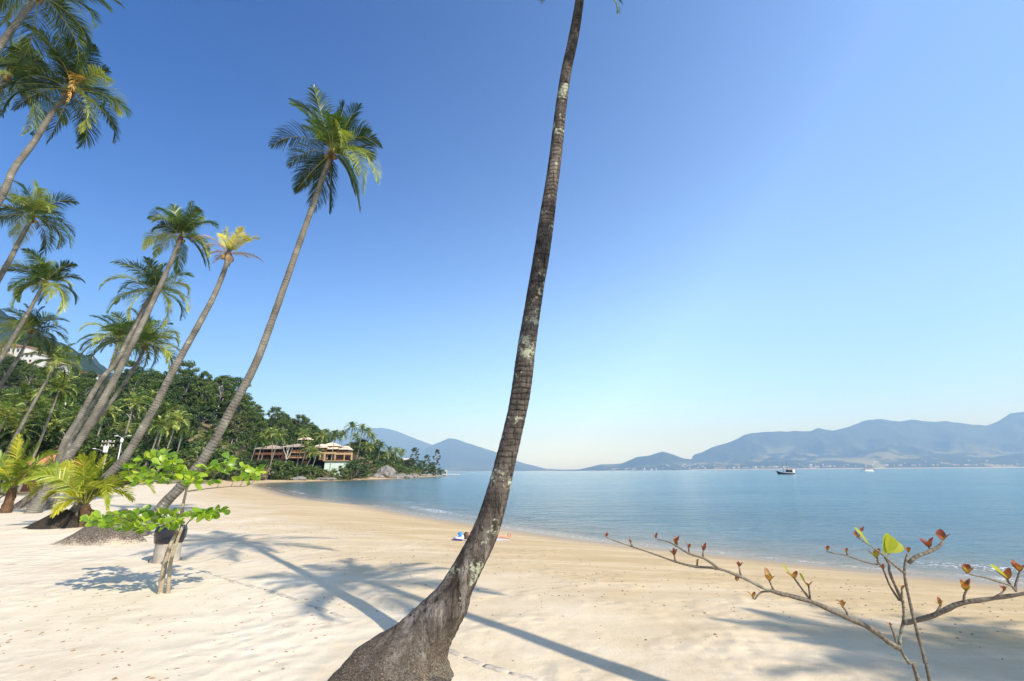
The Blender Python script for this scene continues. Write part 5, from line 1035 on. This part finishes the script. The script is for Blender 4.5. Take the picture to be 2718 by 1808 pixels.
for i, (x, y, Y, a, c_) in enumerate([(962, 1264, 219, 1.7, 1.1), (972, 1263, 221, 1.9, 1.5), (983, 1263, 222, 1.8, 1.3), (992, 1265, 222, 2.0, 1.2), (1018, 1265, 226, 2.6, 1.1), (1048, 1262, 232, 2.4, 1.3), (1062, 1259, 238, 3.0, 1.5), (1072, 1262, 240, 2.6, 1.2), (1085, 1261, 246, 2.4, 1.3), (1097, 1260, 252, 2.2, 1.6), (1103, 1261, 256, 1.6, 1.8), (1040, 1267, 229, 2.6, .8), (1006, 1267, 224, 2.4, .8), (1120, 1259, 300, 3, 1.0), (1135, 1258.5, 315, 3, .9), (1150, 1258, 335, 3, .9), (955, 1266, 218, 1.4, .8)]):
    rock('weathered grey rock in the rock line along the headland shore', x, y, Y, a, a*.75, c_, 10+i, 'rocks along the headland shore', 'rock')
for i, (x, y, Y, a, c_) in enumerate([(793, 1263, 172, 2.6, .9), (780, 1265, 170, 1.6, .7), (862, 1263, 182, 3.4, .7), (878, 1263, 184, 2.2, .6), (845, 1264, 181, 2.0, .5)]):
    rock('low grey rock lying at the back of the far beach under the shrubs', x, y, Y, a, a*.6, c_, 40+i, 'rocks at the back of the far beach', 'rock')
rock('grey boulder on the slope between the two wooden houses', 834, 1216, 196, 2.8, 2.2, 2.4, 60)

# ------------------------------------------------------------------ shrubs and garden trees round the houses
SH = [('shrubdark', 672, 1250, 160, 1.5), ('brush', 705, 1255, 160, 1.3), ('brush', 690, 1262, 158, .9), ('shrub', 735, 1245, 168, 1.7), ('shrub', 752, 1250, 168, 1.8), ('shrub', 765, 1243, 172, 1.7), ('lime', 770, 1226, 178, 1.3), ('shrubdark', 740, 1222, 182, 1.5), ('shrub', 790, 1250, 176, 1.3), ('shrub', 808, 1252, 176, 1.2), ('shrub', 822, 1250, 178, 1.4), ('lime', 806, 1232, 184, 1.2), ('lime', 848, 1232, 188, 1.5), ('shrubolive', 832, 1245, 182, 1.4), ('shrubolive', 868, 1252, 186, 1.2), ('lime', 882, 1256, 186, 1.2), ('lime', 893, 1255, 186, 1.1), ('shrub', 906, 1252, 188, 1.5), ('shrubolive', 918, 1253, 190, 1.3), ('brush', 868, 1258, 184, .8),
      ('shrubdark', 930, 1235, 194, 2.0), ('shrubdark', 945, 1240, 200, 2.0), ('shrubdark', 952, 1226, 206, 2.1), ('shrub', 960, 1250, 205, 1.5), ('shrubolive', 972, 1255, 214, 1.2), ('dry', 978, 1212, 222, .85), ('shrub', 990, 1246, 226, 1.8), ('shrub', 1012, 1240, 236, 1.6), ('shrubdark', 1005, 1228, 240, 1.8), ('shrubolive', 1024, 1232, 246, 1.6), ('shrubolive', 1040, 1238, 244, 1.7), ('shrub', 1056, 1244, 250, 1.9), ('shrub', 1070, 1246, 262, 1.7), ('lime', 1108, 1236, 290, 1.6), ('shrub', 1088, 1246, 275, 1.6), ('shrubdark', 1098, 1236, 300, 1.9), ('shrubdark', 1122, 1244, 315, 1.8), ('shrubdark', 1140, 1240, 330, 1.9), ('shrubdark', 1150, 1246, 340, 1.7), ('shrubdark', 1165, 1250, 352, 1.5), ('shrub', 1130, 1250, 318, 1.5),
      ('shrubdark', 648, 1206, 165, 2.0), ('shrubdark', 660, 1195, 176, 2.2), ('shrubdark', 640, 1230, 150, 1.6), ('shrubdark', 590, 1215, 135, 1.7), ('shrubdark', 560, 1225, 128, 1.6), ('shrubolive', 610, 1228, 140, 1.5), ('shrub', 530, 1222, 122, 1.6), ('shrubdark', 655, 1240, 155, 1.5), ('brush', 625, 1252, 150, .9), ('shrubdark', 500, 1228, 116, 1.6), ('shrubolive', 480, 1235, 112, 1.4), ('shrub', 440, 1235, 108, 1.6), ('shrubdark', 405, 1235, 106, 1.7), ('shrubolive', 360, 1225, 104, 2.0), ('shrubolive', 300, 1225, 100, 1.9), ('shrubdark', 250, 1232, 98, 1.7), ('shrub', 200, 1235, 96, 1.7), ('shrubdark', 150, 1240, 94, 1.7), ('shrub', 100, 1240, 92, 1.7), ('shrubdark', 50, 1243, 90, 1.8), ('shrub', 0, 1245, 88, 1.8), ('shrubdark', -50, 1245, 86, 1.8),
      ('shrubolive', 1062, 1236, 300, 1.4), ('shrub', 1076, 1239, 305, 1.3), ('shrubdark', 1090, 1236, 306, 1.5), ('shrub', 955, 1218, 222, 2.4), ('shrubdark', 968, 1222, 226, 2.6), ('shrub', 983, 1224, 236, 2.4), ('shrubdark', 1000, 1216, 246, 2.6), ('shrub', 1018, 1222, 256, 2.4), ('shrubdark', 1035, 1225, 262, 2.3), ('shrub', 1048, 1230, 268, 2.0), ('shrubdark', 942, 1212, 224, 2.6), ('shrub', 928, 1210, 228, 2.4), ('shrubdark', 1015, 1245, 238, 1.7), ('shrubolive', 998, 1252, 226, 1.4), ('shrubdark', 1112, 1246, 306, 1.6), ('shrub', 1145, 1250, 334, 1.5), ('shrubdark', 1172, 1253, 362, 1.2),
      ('shrubdark', 690, 1215, 176, 1.6), ('shrub', 715, 1232, 168, 1.7), ('shrubdark', 700, 1240, 164, 1.8), ('lime', 757, 1232, 178, 1.6), ('shrub', 800, 1243, 180, 1.5), ('shrubolive', 815, 1240, 182, 1.5), ('shrub', 845, 1248, 184, 1.2), ('lime', 860, 1247, 186, 1.3), ('shrubdark', 575, 1205, 134, 1.9), ('shrubdark', 610, 1212, 142, 1.8), ('shrub', 630, 1216, 148, 1.7), ('shrubdark', 545, 1210, 126, 2.0), ('shrubolive', 515, 1212, 122, 2.0), ('shrub', 470, 1218, 116, 2.2), ('shrubdark', 430, 1218, 112, 2.3), ('shrub', 385, 1215, 108, 2.2), ('shrubdark', 330, 1215, 104, 2.3), ('shrub', 275, 1215, 102, 2.2), ('shrubdark', 225, 1215, 100, 2.2), ('shrub', 175, 1222, 98, 2.2), ('shrubdark', 125, 1222, 96, 2.2), ('shrub', 75, 1225, 94, 2.2), ('shrubdark', 25, 1225, 92, 2.2),
      ('shrubdark', 676, 1238, 176, 1.7), ('shrub', 690, 1240, 178, 1.7), ('shrubdark', 706, 1238, 180, 1.8), ('shrub', 722, 1238, 182, 1.8), ('shrubdark', 738, 1236, 184, 1.9), ('shrub', 752, 1236, 185, 1.9), ('shrubolive', 766, 1238, 186, 1.7), ('shrubdark', 782, 1238, 187, 1.7), ('shrub', 796, 1240, 188, 1.6), ('lime', 812, 1242, 189, 1.6), ('shrub', 828, 1242, 190, 1.5), ('shrubdark', 843, 1244, 190, 1.3)]
for k, x, y, Y, s in SH:
    p = at(x, y, Y); p[2] = g1(p[0], p[1])-.15
    tree(k, p, s, 'at the foot of the wooded hill' if x < 640 else ('in the garden below the wooden houses' if x < 925 else 'on the headland'), 'shrubs at the foot of the hill' if x < 640 else ('garden shrubs below the wooden houses' if x < 925 else 'shrubs on the headland'))
for k, x, y, Y, s, lab in [('dry', 950, 1200, 214, 1.0, 'leafless greyish tree behind the bright wooden house'), ('slim', 1100, 1236, 312, 1.12, 'tall rounded tree on a bare stem at the end of the headland'), ('slim', 1133, 1240, 325, .9, 'broad topped dark tree in the middle of the headland end'), ('slim', 1159, 1246, 345, 1.2, 'tall narrow tree at the very tip of the headland'), ('mid', 905, 1205, 226, .75, 'green tree behind the roofs of the bright wooden house'), ('dark', 930, 1210, 222, .8, 'dark tree at the right end of the bright wooden house'), ('mid', 970, 1215, 232, .7, 'green tree under the headland palms'), ('mid', 1000, 1222, 252, .6, 'low green tree right of the headland palms'),
                           ('dark', 790, 1195, 222, .9, 'dark tree behind the long lodge roof'), ('dark', 850, 1190, 232, .75, 'dark tree behind the gazebo'), ('dark', 820, 1190, 228, 1.0, 'dark tree left of the gazebo roof'), ('tall', 700, 1195, 208, .75, 'pale stemmed tree behind the left roof of the lodge'), ('dark', 668, 1195, 205, .8, 'dark tree at the left end of the lodge')]:
    p = at(x, y, Y); p[2] = g1(p[0], p[1])-.2; tree(k, p, s, '', None, lab)
for px_ in np.concatenate([np.arange(470, 850, 5.5), np.arange(-60, 470, 14.0)]):          # bushes under the trees
    a = math.atan2(ray(px_, 1251)[0], ray(px_, 1251)[1]); ds, dr, hr = (float(np.interp(a, _ha, _hd[:, i])) for i in range(3)); q = trng.uniform(0.04, 0.98)
    if 592 < px_ < 662 and 0.14 < q < 0.34: continue
    r = ds+(dr-ds)*q; x, y = r*math.sin(a), r*math.cos(a)
    if sdist(np.array([x]), np.array([y]))[0] < 14 or (648 < px_ and y < 207): continue
    tree(trng.choice(['shrubdark', 'shrub', 'shrubolive'], p=[.45, .4, .15]), (x, y, g1(x, y)-.2), trng.uniform(1.3, 2.3), 'under the trees of the wooded hill', 'bushes under the hill wood')
for x, y, Y, s_ in ((760, 1180, 226, 1.0), (775, 1178, 232, 1.1), (800, 1175, 236, 1.05), (815, 1178, 238, 1.0), (835, 1182, 236, .95), (855, 1188, 236, .85), (740, 1172, 228, 1.1), (720, 1165, 226, 1.1), (875, 1195, 234, .75)):
    p = at(x, y, Y); p[2] = g1(p[0], p[1])-.2; tree(trng.choice(['dark', 'mid']), p, s_, 'in the wood behind the two wooden houses', 'trees behind the wooden houses')
for px_ in np.arange(-80, 300, 13.0):          # trees round and behind the villas
    a = math.atan2(ray(px_, 1251)[0], ray(px_, 1251)[1]); r = trng.uniform(388, 440); x, y = r*math.sin(a), r*math.cos(a)
    tree(trng.choice(['dark', 'mid', 'olive']), (x, y, g1(x, y)-.3), trng.uniform(.6, .95), 'behind the hillside villas', 'trees behind the hillside villas')
for x, y, Y, s_, k in ((945, 1218, 226, .72, 'mid'), (958, 1216, 232, .78, 'dark'), (972, 1219, 236, .7, 'olive'), (985, 1220, 240, .72, 'mid'), (1000, 1222, 246, .66, 'dark'), (1016, 1225, 254, .62, 'mid'), (1030, 1228, 262, .6, 'olive'), (1044, 1231, 270, .55, 'dark'), (1058, 1232, 282, .5, 'mid'), (925, 1214, 224, .7, 'olive'), (1090, 1234, 304, .5, 'dark'), (1118, 1240, 318, .5, 'mid'), (1146, 1244, 338, .45, 'dark')):
    p = at(x, y, Y); p[2] = g1(p[0], p[1])-.2; tree(k, p, s_*1.55, 'in the green mass under the headland palms', 'trees of the headland')
def bare_tree():
    rng = np.random.default_rng(12); Y = 188; A = lambda x, y, d=0: at(660+x/6.932, 1120+y/6.932, Y+d); b = A(690, 700); b[2] = g1(b[0], b[1]); t = thing('bare_tree', 'bare white forked tree in front of the long wooden lodge', 'tree', b)
    for pts, r in (([b-Z*.4, A(690, 690), A(712, 590), A(740, 500), A(770, 450)], .30), ([A(690, 690), A(680, 600), A(650, 540), A(645, 440)], .17), ([A(690, 700, -.2), A(740, 640, -.2), A(790, 520, -.3), A(830, 420, -.3)], .24), ([A(712, 590), A(705, 500), A(712, 450), A(700, 410)], .15), ([A(740, 500), A(720, 450), A(690, 430)], .08), ([A(645, 440), A(630, 410), A(600, 400)], .05)):
        P = spline(np.array(pts), .4); mb = MB(); mb.tube(P, np.linspace(r, r*.4, len(P)), 7); mb.build('limb', M['pale_bark'], t)
bare_tree()

# ------------------------------------------------------------------ lamp and power poles along the road
def pole(label, px, py, Y, h_extra=0, kind='power', arm=None, name='power_pole', r=.13):
    top = at(px, py, Y); b = np.array([top[0], top[1], g1(top[0], top[1])]); t = thing(name, label, 'street lamp' if name == 'street_lamp' else 'power pole', b); mb = MB(); mb.tube([b-Z*.5, (b+top)/2, top], [r*1.2, r, r*.8], 10); mb.build('pole', M['metal'] if name == 'street_lamp' else M['concrete'], t)
    if kind == 'double':
        for s in (-1, 1):
            mb = MB(); e = top+np.array([s*.75, 0, .22]); mb.tube([top-Z*.1, top+np.array([s*.35, 0, .06]), e], [.05, .045, .04], 6); a = mb.build('arm', M['metal'], t)
            mb = MB(); uv_ball(mb, e+np.array([s*.22, 0, .0]), (.36, .13, .07), 12, 6); mb.build('lamp_head', M['lamp_white'], a)
        mb = MB(); mb.tube([top-Z*.75, top-Z*.2], [.2, .17], 10); mb.build('collar', M['lamp_white'], t)
    else:
        for dz in (-.35, -1.0):
            mb = MB(); c = top+Z*dz; mb.box(c+np.array([-1.05, -.19, -.06]), c+np.array([1.05, -.07, .06])); a = mb.build('crossarm', M['concrete'], t)
            for x in (-.95, -.4, .4, .95):
                mb = MB(); mb.tube([c+np.array([x, -.13, .06]), c+np.array([x, -.13, .16]), c+np.array([x, -.13, .26])], [.045, .075, .04], 8); mb.build('insulator', M['lamp_white'], a)
    if arm:
        for dx, dz0, ln in arm:
            mb = MB(); s = top+Z*dz0; e = s+np.array([dx, -.3, ln]); mb.tube(spline(np.array([s, s+np.array([dx*.4, -.1, ln*.7]), e]), .2), .045, 6); a = mb.build('arm', M['metal'], t); mb = MB(); uv_ball(mb, e+np.array([np.sign(dx)*.2, 0, 0]), (.34, .15, .1), 10, 6); mb.build('lamp_head', M['lamp_white'], a)
    return t
pole('twin headed white street lamp under the wooded hill between two palm trunks', 325, 1161, 72, kind='double', name='street_lamp', r=.1)
pp = pole('power pole with a white transformer box beside the twin headed street lamp', 290, 1168, 78, arm=[(-1.7, -2.6, 1.2)]); o_ = at(280, 1193, 77.6); mb = MB(); mb.tube([o_-Z*.5, o_-Z*.45, o_+Z*.45, o_+Z*.5], [.3, .34, .34, .3], 14); mb.build('transformer', M['lamp_white'], pp)
pole('power pole with crossarms seen between trunks far left, its lamp arm reaching left', 72, 1129, 66, arm=[(-2.4, -1.6, 1.4)])
pole('power pole behind the young palms nearest the left frame edge', 22, 1128, 64)
pole('thin power pole just above the leaves of the young palms', 121, 1162, 84)
pole('power pole with a lamp arm left of the pale slender palm trunk', 146, 1166, 86, arm=[(-1.4, -1.0, .7)])
pole('distant power pole right of the pale slender palm trunk', 229, 1175, 95)
# wooden post on the bare slope
# ------------------------------------------------------------------ boats
def boat(label, px, py, Y, L, kind):
    o = at(px, py, Y); o[2] = SEA; t = thing('boat', label, 'boat', o); W = lambda x, y, z: o+np.array([x, y, z]); mb = MB(); n = 12; V = []
    for i in range(n+1):
        u = i/n; x = -L/2+L*u; bw = (1.5 if kind == 'schooner' else 1.7)*math.sin(math.pi*min(1, .08+u*.86))**.6*(1 if u > .12 else .55+u*3.7); sh = .95+.9*(1-u)**2.2+.25*u*u
        V += [W(x-(.7*(1-u)**4), -bw, sh), W(x, -bw*.82, .25), W(x, 0, -.5), W(x, bw*.82, .25), W(x-(.7*(1-u)**4), bw, sh)]
    f = [(5*i+j, 5*i+j+1, 5*i+6+j, 5*i+5+j) for i in range(n) for j in range(4)]+[(5*i, 5*i+5, 5*i+9, 5*i+4) for i in range(n)]+[(0, 4, 3, 2, 1), tuple(5*n+j for j in range(5))]
    mb.add(np.array(V), f, smooth=False); mb.build('hull', M['hull_dark' if kind == 'schooner' else 'hull_white'], t)
    def bx(name, lo, hi, m): q = MB(); q.box(W(*lo), W(*hi)); return q.build(name, M[m], t)
    if kind == 'schooner':
        mb = MB(); mb.add(np.array([W(-L/2+L*u*1.0, -1.62*math.sin(math.pi*min(1, .08+u*.86))**.6, .62+.9*(1-u)**2.2) for u in np.linspace(.05, 1, 10)]+[W(-L/2+L*u, -1.62*math.sin(math.pi*min(1, .08+u*.86))**.6, .80+.9*(1-u)**2.2) for u in np.linspace(.05, 1, 10)]), [(i, i+1, i+11, i+10) for i in range(9)]); mb.build('sheer_stripe', M['hull_white'], t)
        c = bx('cabin', (.6, -1.1, .9), (L/2-1.0, 1.1, 2.5), 'hull_dark'); bx('awning', (-.2, -1.4, 2.7), (L/2-1.6, 1.4, 2.85), 'red_paint'); bx('wheelhouse', (L/2-1.5, -1.2, .9), (L/2-.2, 1.2, 2.7), 'hull_white')
        for x, h in ((-1.5, 7.0), (1.0, 7.6)):
            q = MB(); q.tube([W(x, 0, .8), W(x, 0, h)], [.11, .06], 8); q.build('mast', M['hull_dark'], t)
        q = MB(); q.tube([W(-1.4, 0, 2.6), W(.9, 0, 2.9)], .07, 6); q.build('boom', M['hull_dark'], t); q = MB(); q.tube([W(-L/2-.4, 0, 1.85), W(-L/2-2.0, 0, 2.4)], [.1, .05], 6); q.build('bowsprit', M['hull_dark'], t)
    else:
        bx('cabin', (-L/2+3, -1.3, .9), (L/2-.8, 1.3, 2.0), 'hull_white'); bx('canopy', (-L/2+2, -1.6, 2.75), (L/2-.4, 1.6, 2.95), 'red_paint'); bx('upper_deck', (-1, -1.3, 3.3), (L/2-1.5, 1.3, 3.45), 'red_paint')
        for x in (-L/2+2.3, -1, 1.5, L/2-.8):
            for y in (-1.4, 1.4): bx('stanchion', (x-.07, y-.07, .9), (x+.07, y+.07, 3.3 if -1.1 < x < L/2-1 else 2.74), 'hull_dark')
boat('dark hulled two masted wooden boat with a red awning, left of the motor boat', 2087, 1257.5, 300, 10.0, 'schooner')
boat('white motor boat with a red canopy, smaller and farther off than the masted boat', 2303, 1252.5, 440, 11.0, 'motor')

# ------------------------------------------------------------------ the town on the far shore
def town():
    rng = np.random.default_rng(5); protos = []
    for i in range(4):
        w, d, h = rng.uniform(14, 26), 12, rng.uniform(5, 9); mb = MB(); mb.box((-w/2, -d/2, -12), (w/2, d/2, h), mi=0)
        V = [(-w/2-1, -d/2-1, h+.02), (w/2+1, -d/2-1, h+.02), (w/2+1, d/2+1, h+.02), (-w/2-1, d/2+1, h+.02), (-w/2+3, 0, h+4), (w/2-3, 0, h+4)]
        mb.add(V, [(0, 1, 5, 4), (1, 2, 5), (2, 3, 4, 5), (3, 0, 4), (3, 2, 1, 0)], mi=1, smooth=False); protos.append(mb.mesh('house', [M['white_wall'], M['roof_red'] if i % 2 else M['roof_tile']]))
    spots = []
    for x0, x1, n, y0, y1 in ((1600, 1760, 16, 1244, 1247), (1760, 1900, 26, 1232, 1246), (1900, 2080, 24, 1240, 1246), (2080, 2300, 22, 1234, 1244), (2300, 2560, 22, 1226, 1243), (2560, 2718, 16, 1222, 1241)):
        for _ in range(n): spots.append((rng.uniform(x0, x1), y1-(y1-y0)*rng.random()**2.2))
    for i, (x, y) in enumerate(spots):
        Pn = CAPE if x < 1835 else FARSHORE; k = int(np.argmin(np.abs(Pn[0, :, 0]/Pn[0, :, 1]-ray(x, y)[0]/ray(x, y)[1]))); zs = Pn[:, k, 2]; a = np.array([pxof(Pn[j, k])[1] for j in range(46)]); j = int(np.argmax(a < y)) if (a < y).any() else 0
        p = Pn[max(j, 1), k]; o = bpy.data.objects.new('house', protos[int(rng.integers(4))]); COL.objects.link(o); o.location = (p[0], p[1], max(p[2], 0)+1); o.rotation_euler = (0, 0, rng.uniform(-.5, .5)); s_ = rng.uniform(.9, 1.6); o.scale = (s_, s_, s_)
        tag(o, 'tiny pale house in the town at the foot of the far mountains', 'house', 'houses of the town on the far shore')
    Pn = FARSHORE; p = at(2492, 1243, 8900); p[2] = 0; t = thing('radio_mast', 'tall red and white lattice mast rising from the town at the far right shore', 'mast', p)
    for i in range(6):
        mb = MB(); z0 = i*15.0
        for sx in (-1, 1):
            for sy in (-1, 1): mb.tube([p+np.array([sx*(3-.4*i), sy*(3-.4*i), z0]), p+np.array([sx*(2.6-.4*i), sy*(2.6-.4*i), z0+15])], 1.0, 4)
        mb.tube([p+np.array([-(3-.4*i), -(3-.4*i), z0]), p+np.array([2.6-.4*i, -(2.6-.4*i), z0+15])], .7, 4); mb.build('mast_section', M['red_paint' if i % 2 else 'white_wall'], t)
town()

# ------------------------------------------------------------------ bits lying on the sand
def scatter(name, label, cat, n, fn, mat, seed, size, flat=.35):
    rng = np.random.default_rng(seed); mb = MB(); k = 0
    while k < n:
        x, y = fn(rng); d = float(sdist(np.array([x]), np.array([y]))[0])
        if d < 1: continue
        p = np.array([x, y, g1(x, y)]); s = size*rng.uniform(.4, 1.6); a = rng.uniform(0, 6.28); u = np.array([math.cos(a), math.sin(a), rng.uniform(-.1, .25)]); v = np.array([-math.sin(a), math.cos(a), 0])*rng.uniform(.3, .8)
        m = 7; V = [p+Z*s*flat]; 
        for j in range(m):
            b_ = 2*math.pi*j/m; r = rng.uniform(.7, 1.2); V.append(p+u*s*math.cos(b_)*r+v*s*math.sin(b_)*r-Z*s*.15)
        mb.add(V, [(0, 1+j, 1+(j+1) % m) for j in range(m)], tint=rng.random()); k += 1
    o = mb.build(name, mat); return tag(o, label, cat, None, 'stuff')
def band(rng):      # the drift line half way up the beach
    q = [(1.5, 10.5), (-3, 13.5), (-8, 20), (5.5, 10.2), (9, 8.5)]; i = int(rng.integers(len(q))); return q[i][0]+rng.normal(0, 2.2), q[i][1]+rng.normal(0, 1.5)
scatter('seaweed_debris', 'dark bits of dry seaweed and husk strewn over the sand', 'debris', 800, band, M['debris'], 3, .025)
scatter('leaf_litter', 'brown fallen leaves and litter on the sand at the lower left', 'leaf litter', 260, lambda r: (r.uniform(-9, -2.5), r.uniform(5.5, 9.5)), M['litter'], 4, .035, .2)
scatter('twig_debris', 'small dark twigs and shell bits on the sand near the water', 'debris', 260, lambda r: (r.uniform(-12, 11), r.uniform(6, 22)), M['debris'], 6, .016)

# ------------------------------------------------------------------ air
def haze():
    m = bpy.data.materials.new('haze_air'); m.use_nodes = True; nt = m.node_tree; nt.nodes.clear(); out = nt.nodes.new('ShaderNodeOutputMaterial'); v = nt.nodes.new('ShaderNodeVolumePrincipled')
    v.inputs['Color'].default_value = (0.30, 0.55, 1.0, 1); v.inputs['Absorption Color'].default_value = (1, 1, 1, 1); v.inputs['Density'].default_value = HAZE_DENSITY; v.inputs['Anisotropy'].default_value = 0.0
    nt.links.new(v.outputs[0], out.inputs['Volume'])
    mb = MB(); mb.box((-24500, -22500, -8), (24500, 22500, 1760)); o = mb.build('haze', m); tag(o, kind='stuff')
HAZE_DENSITY = 0.0001
haze()
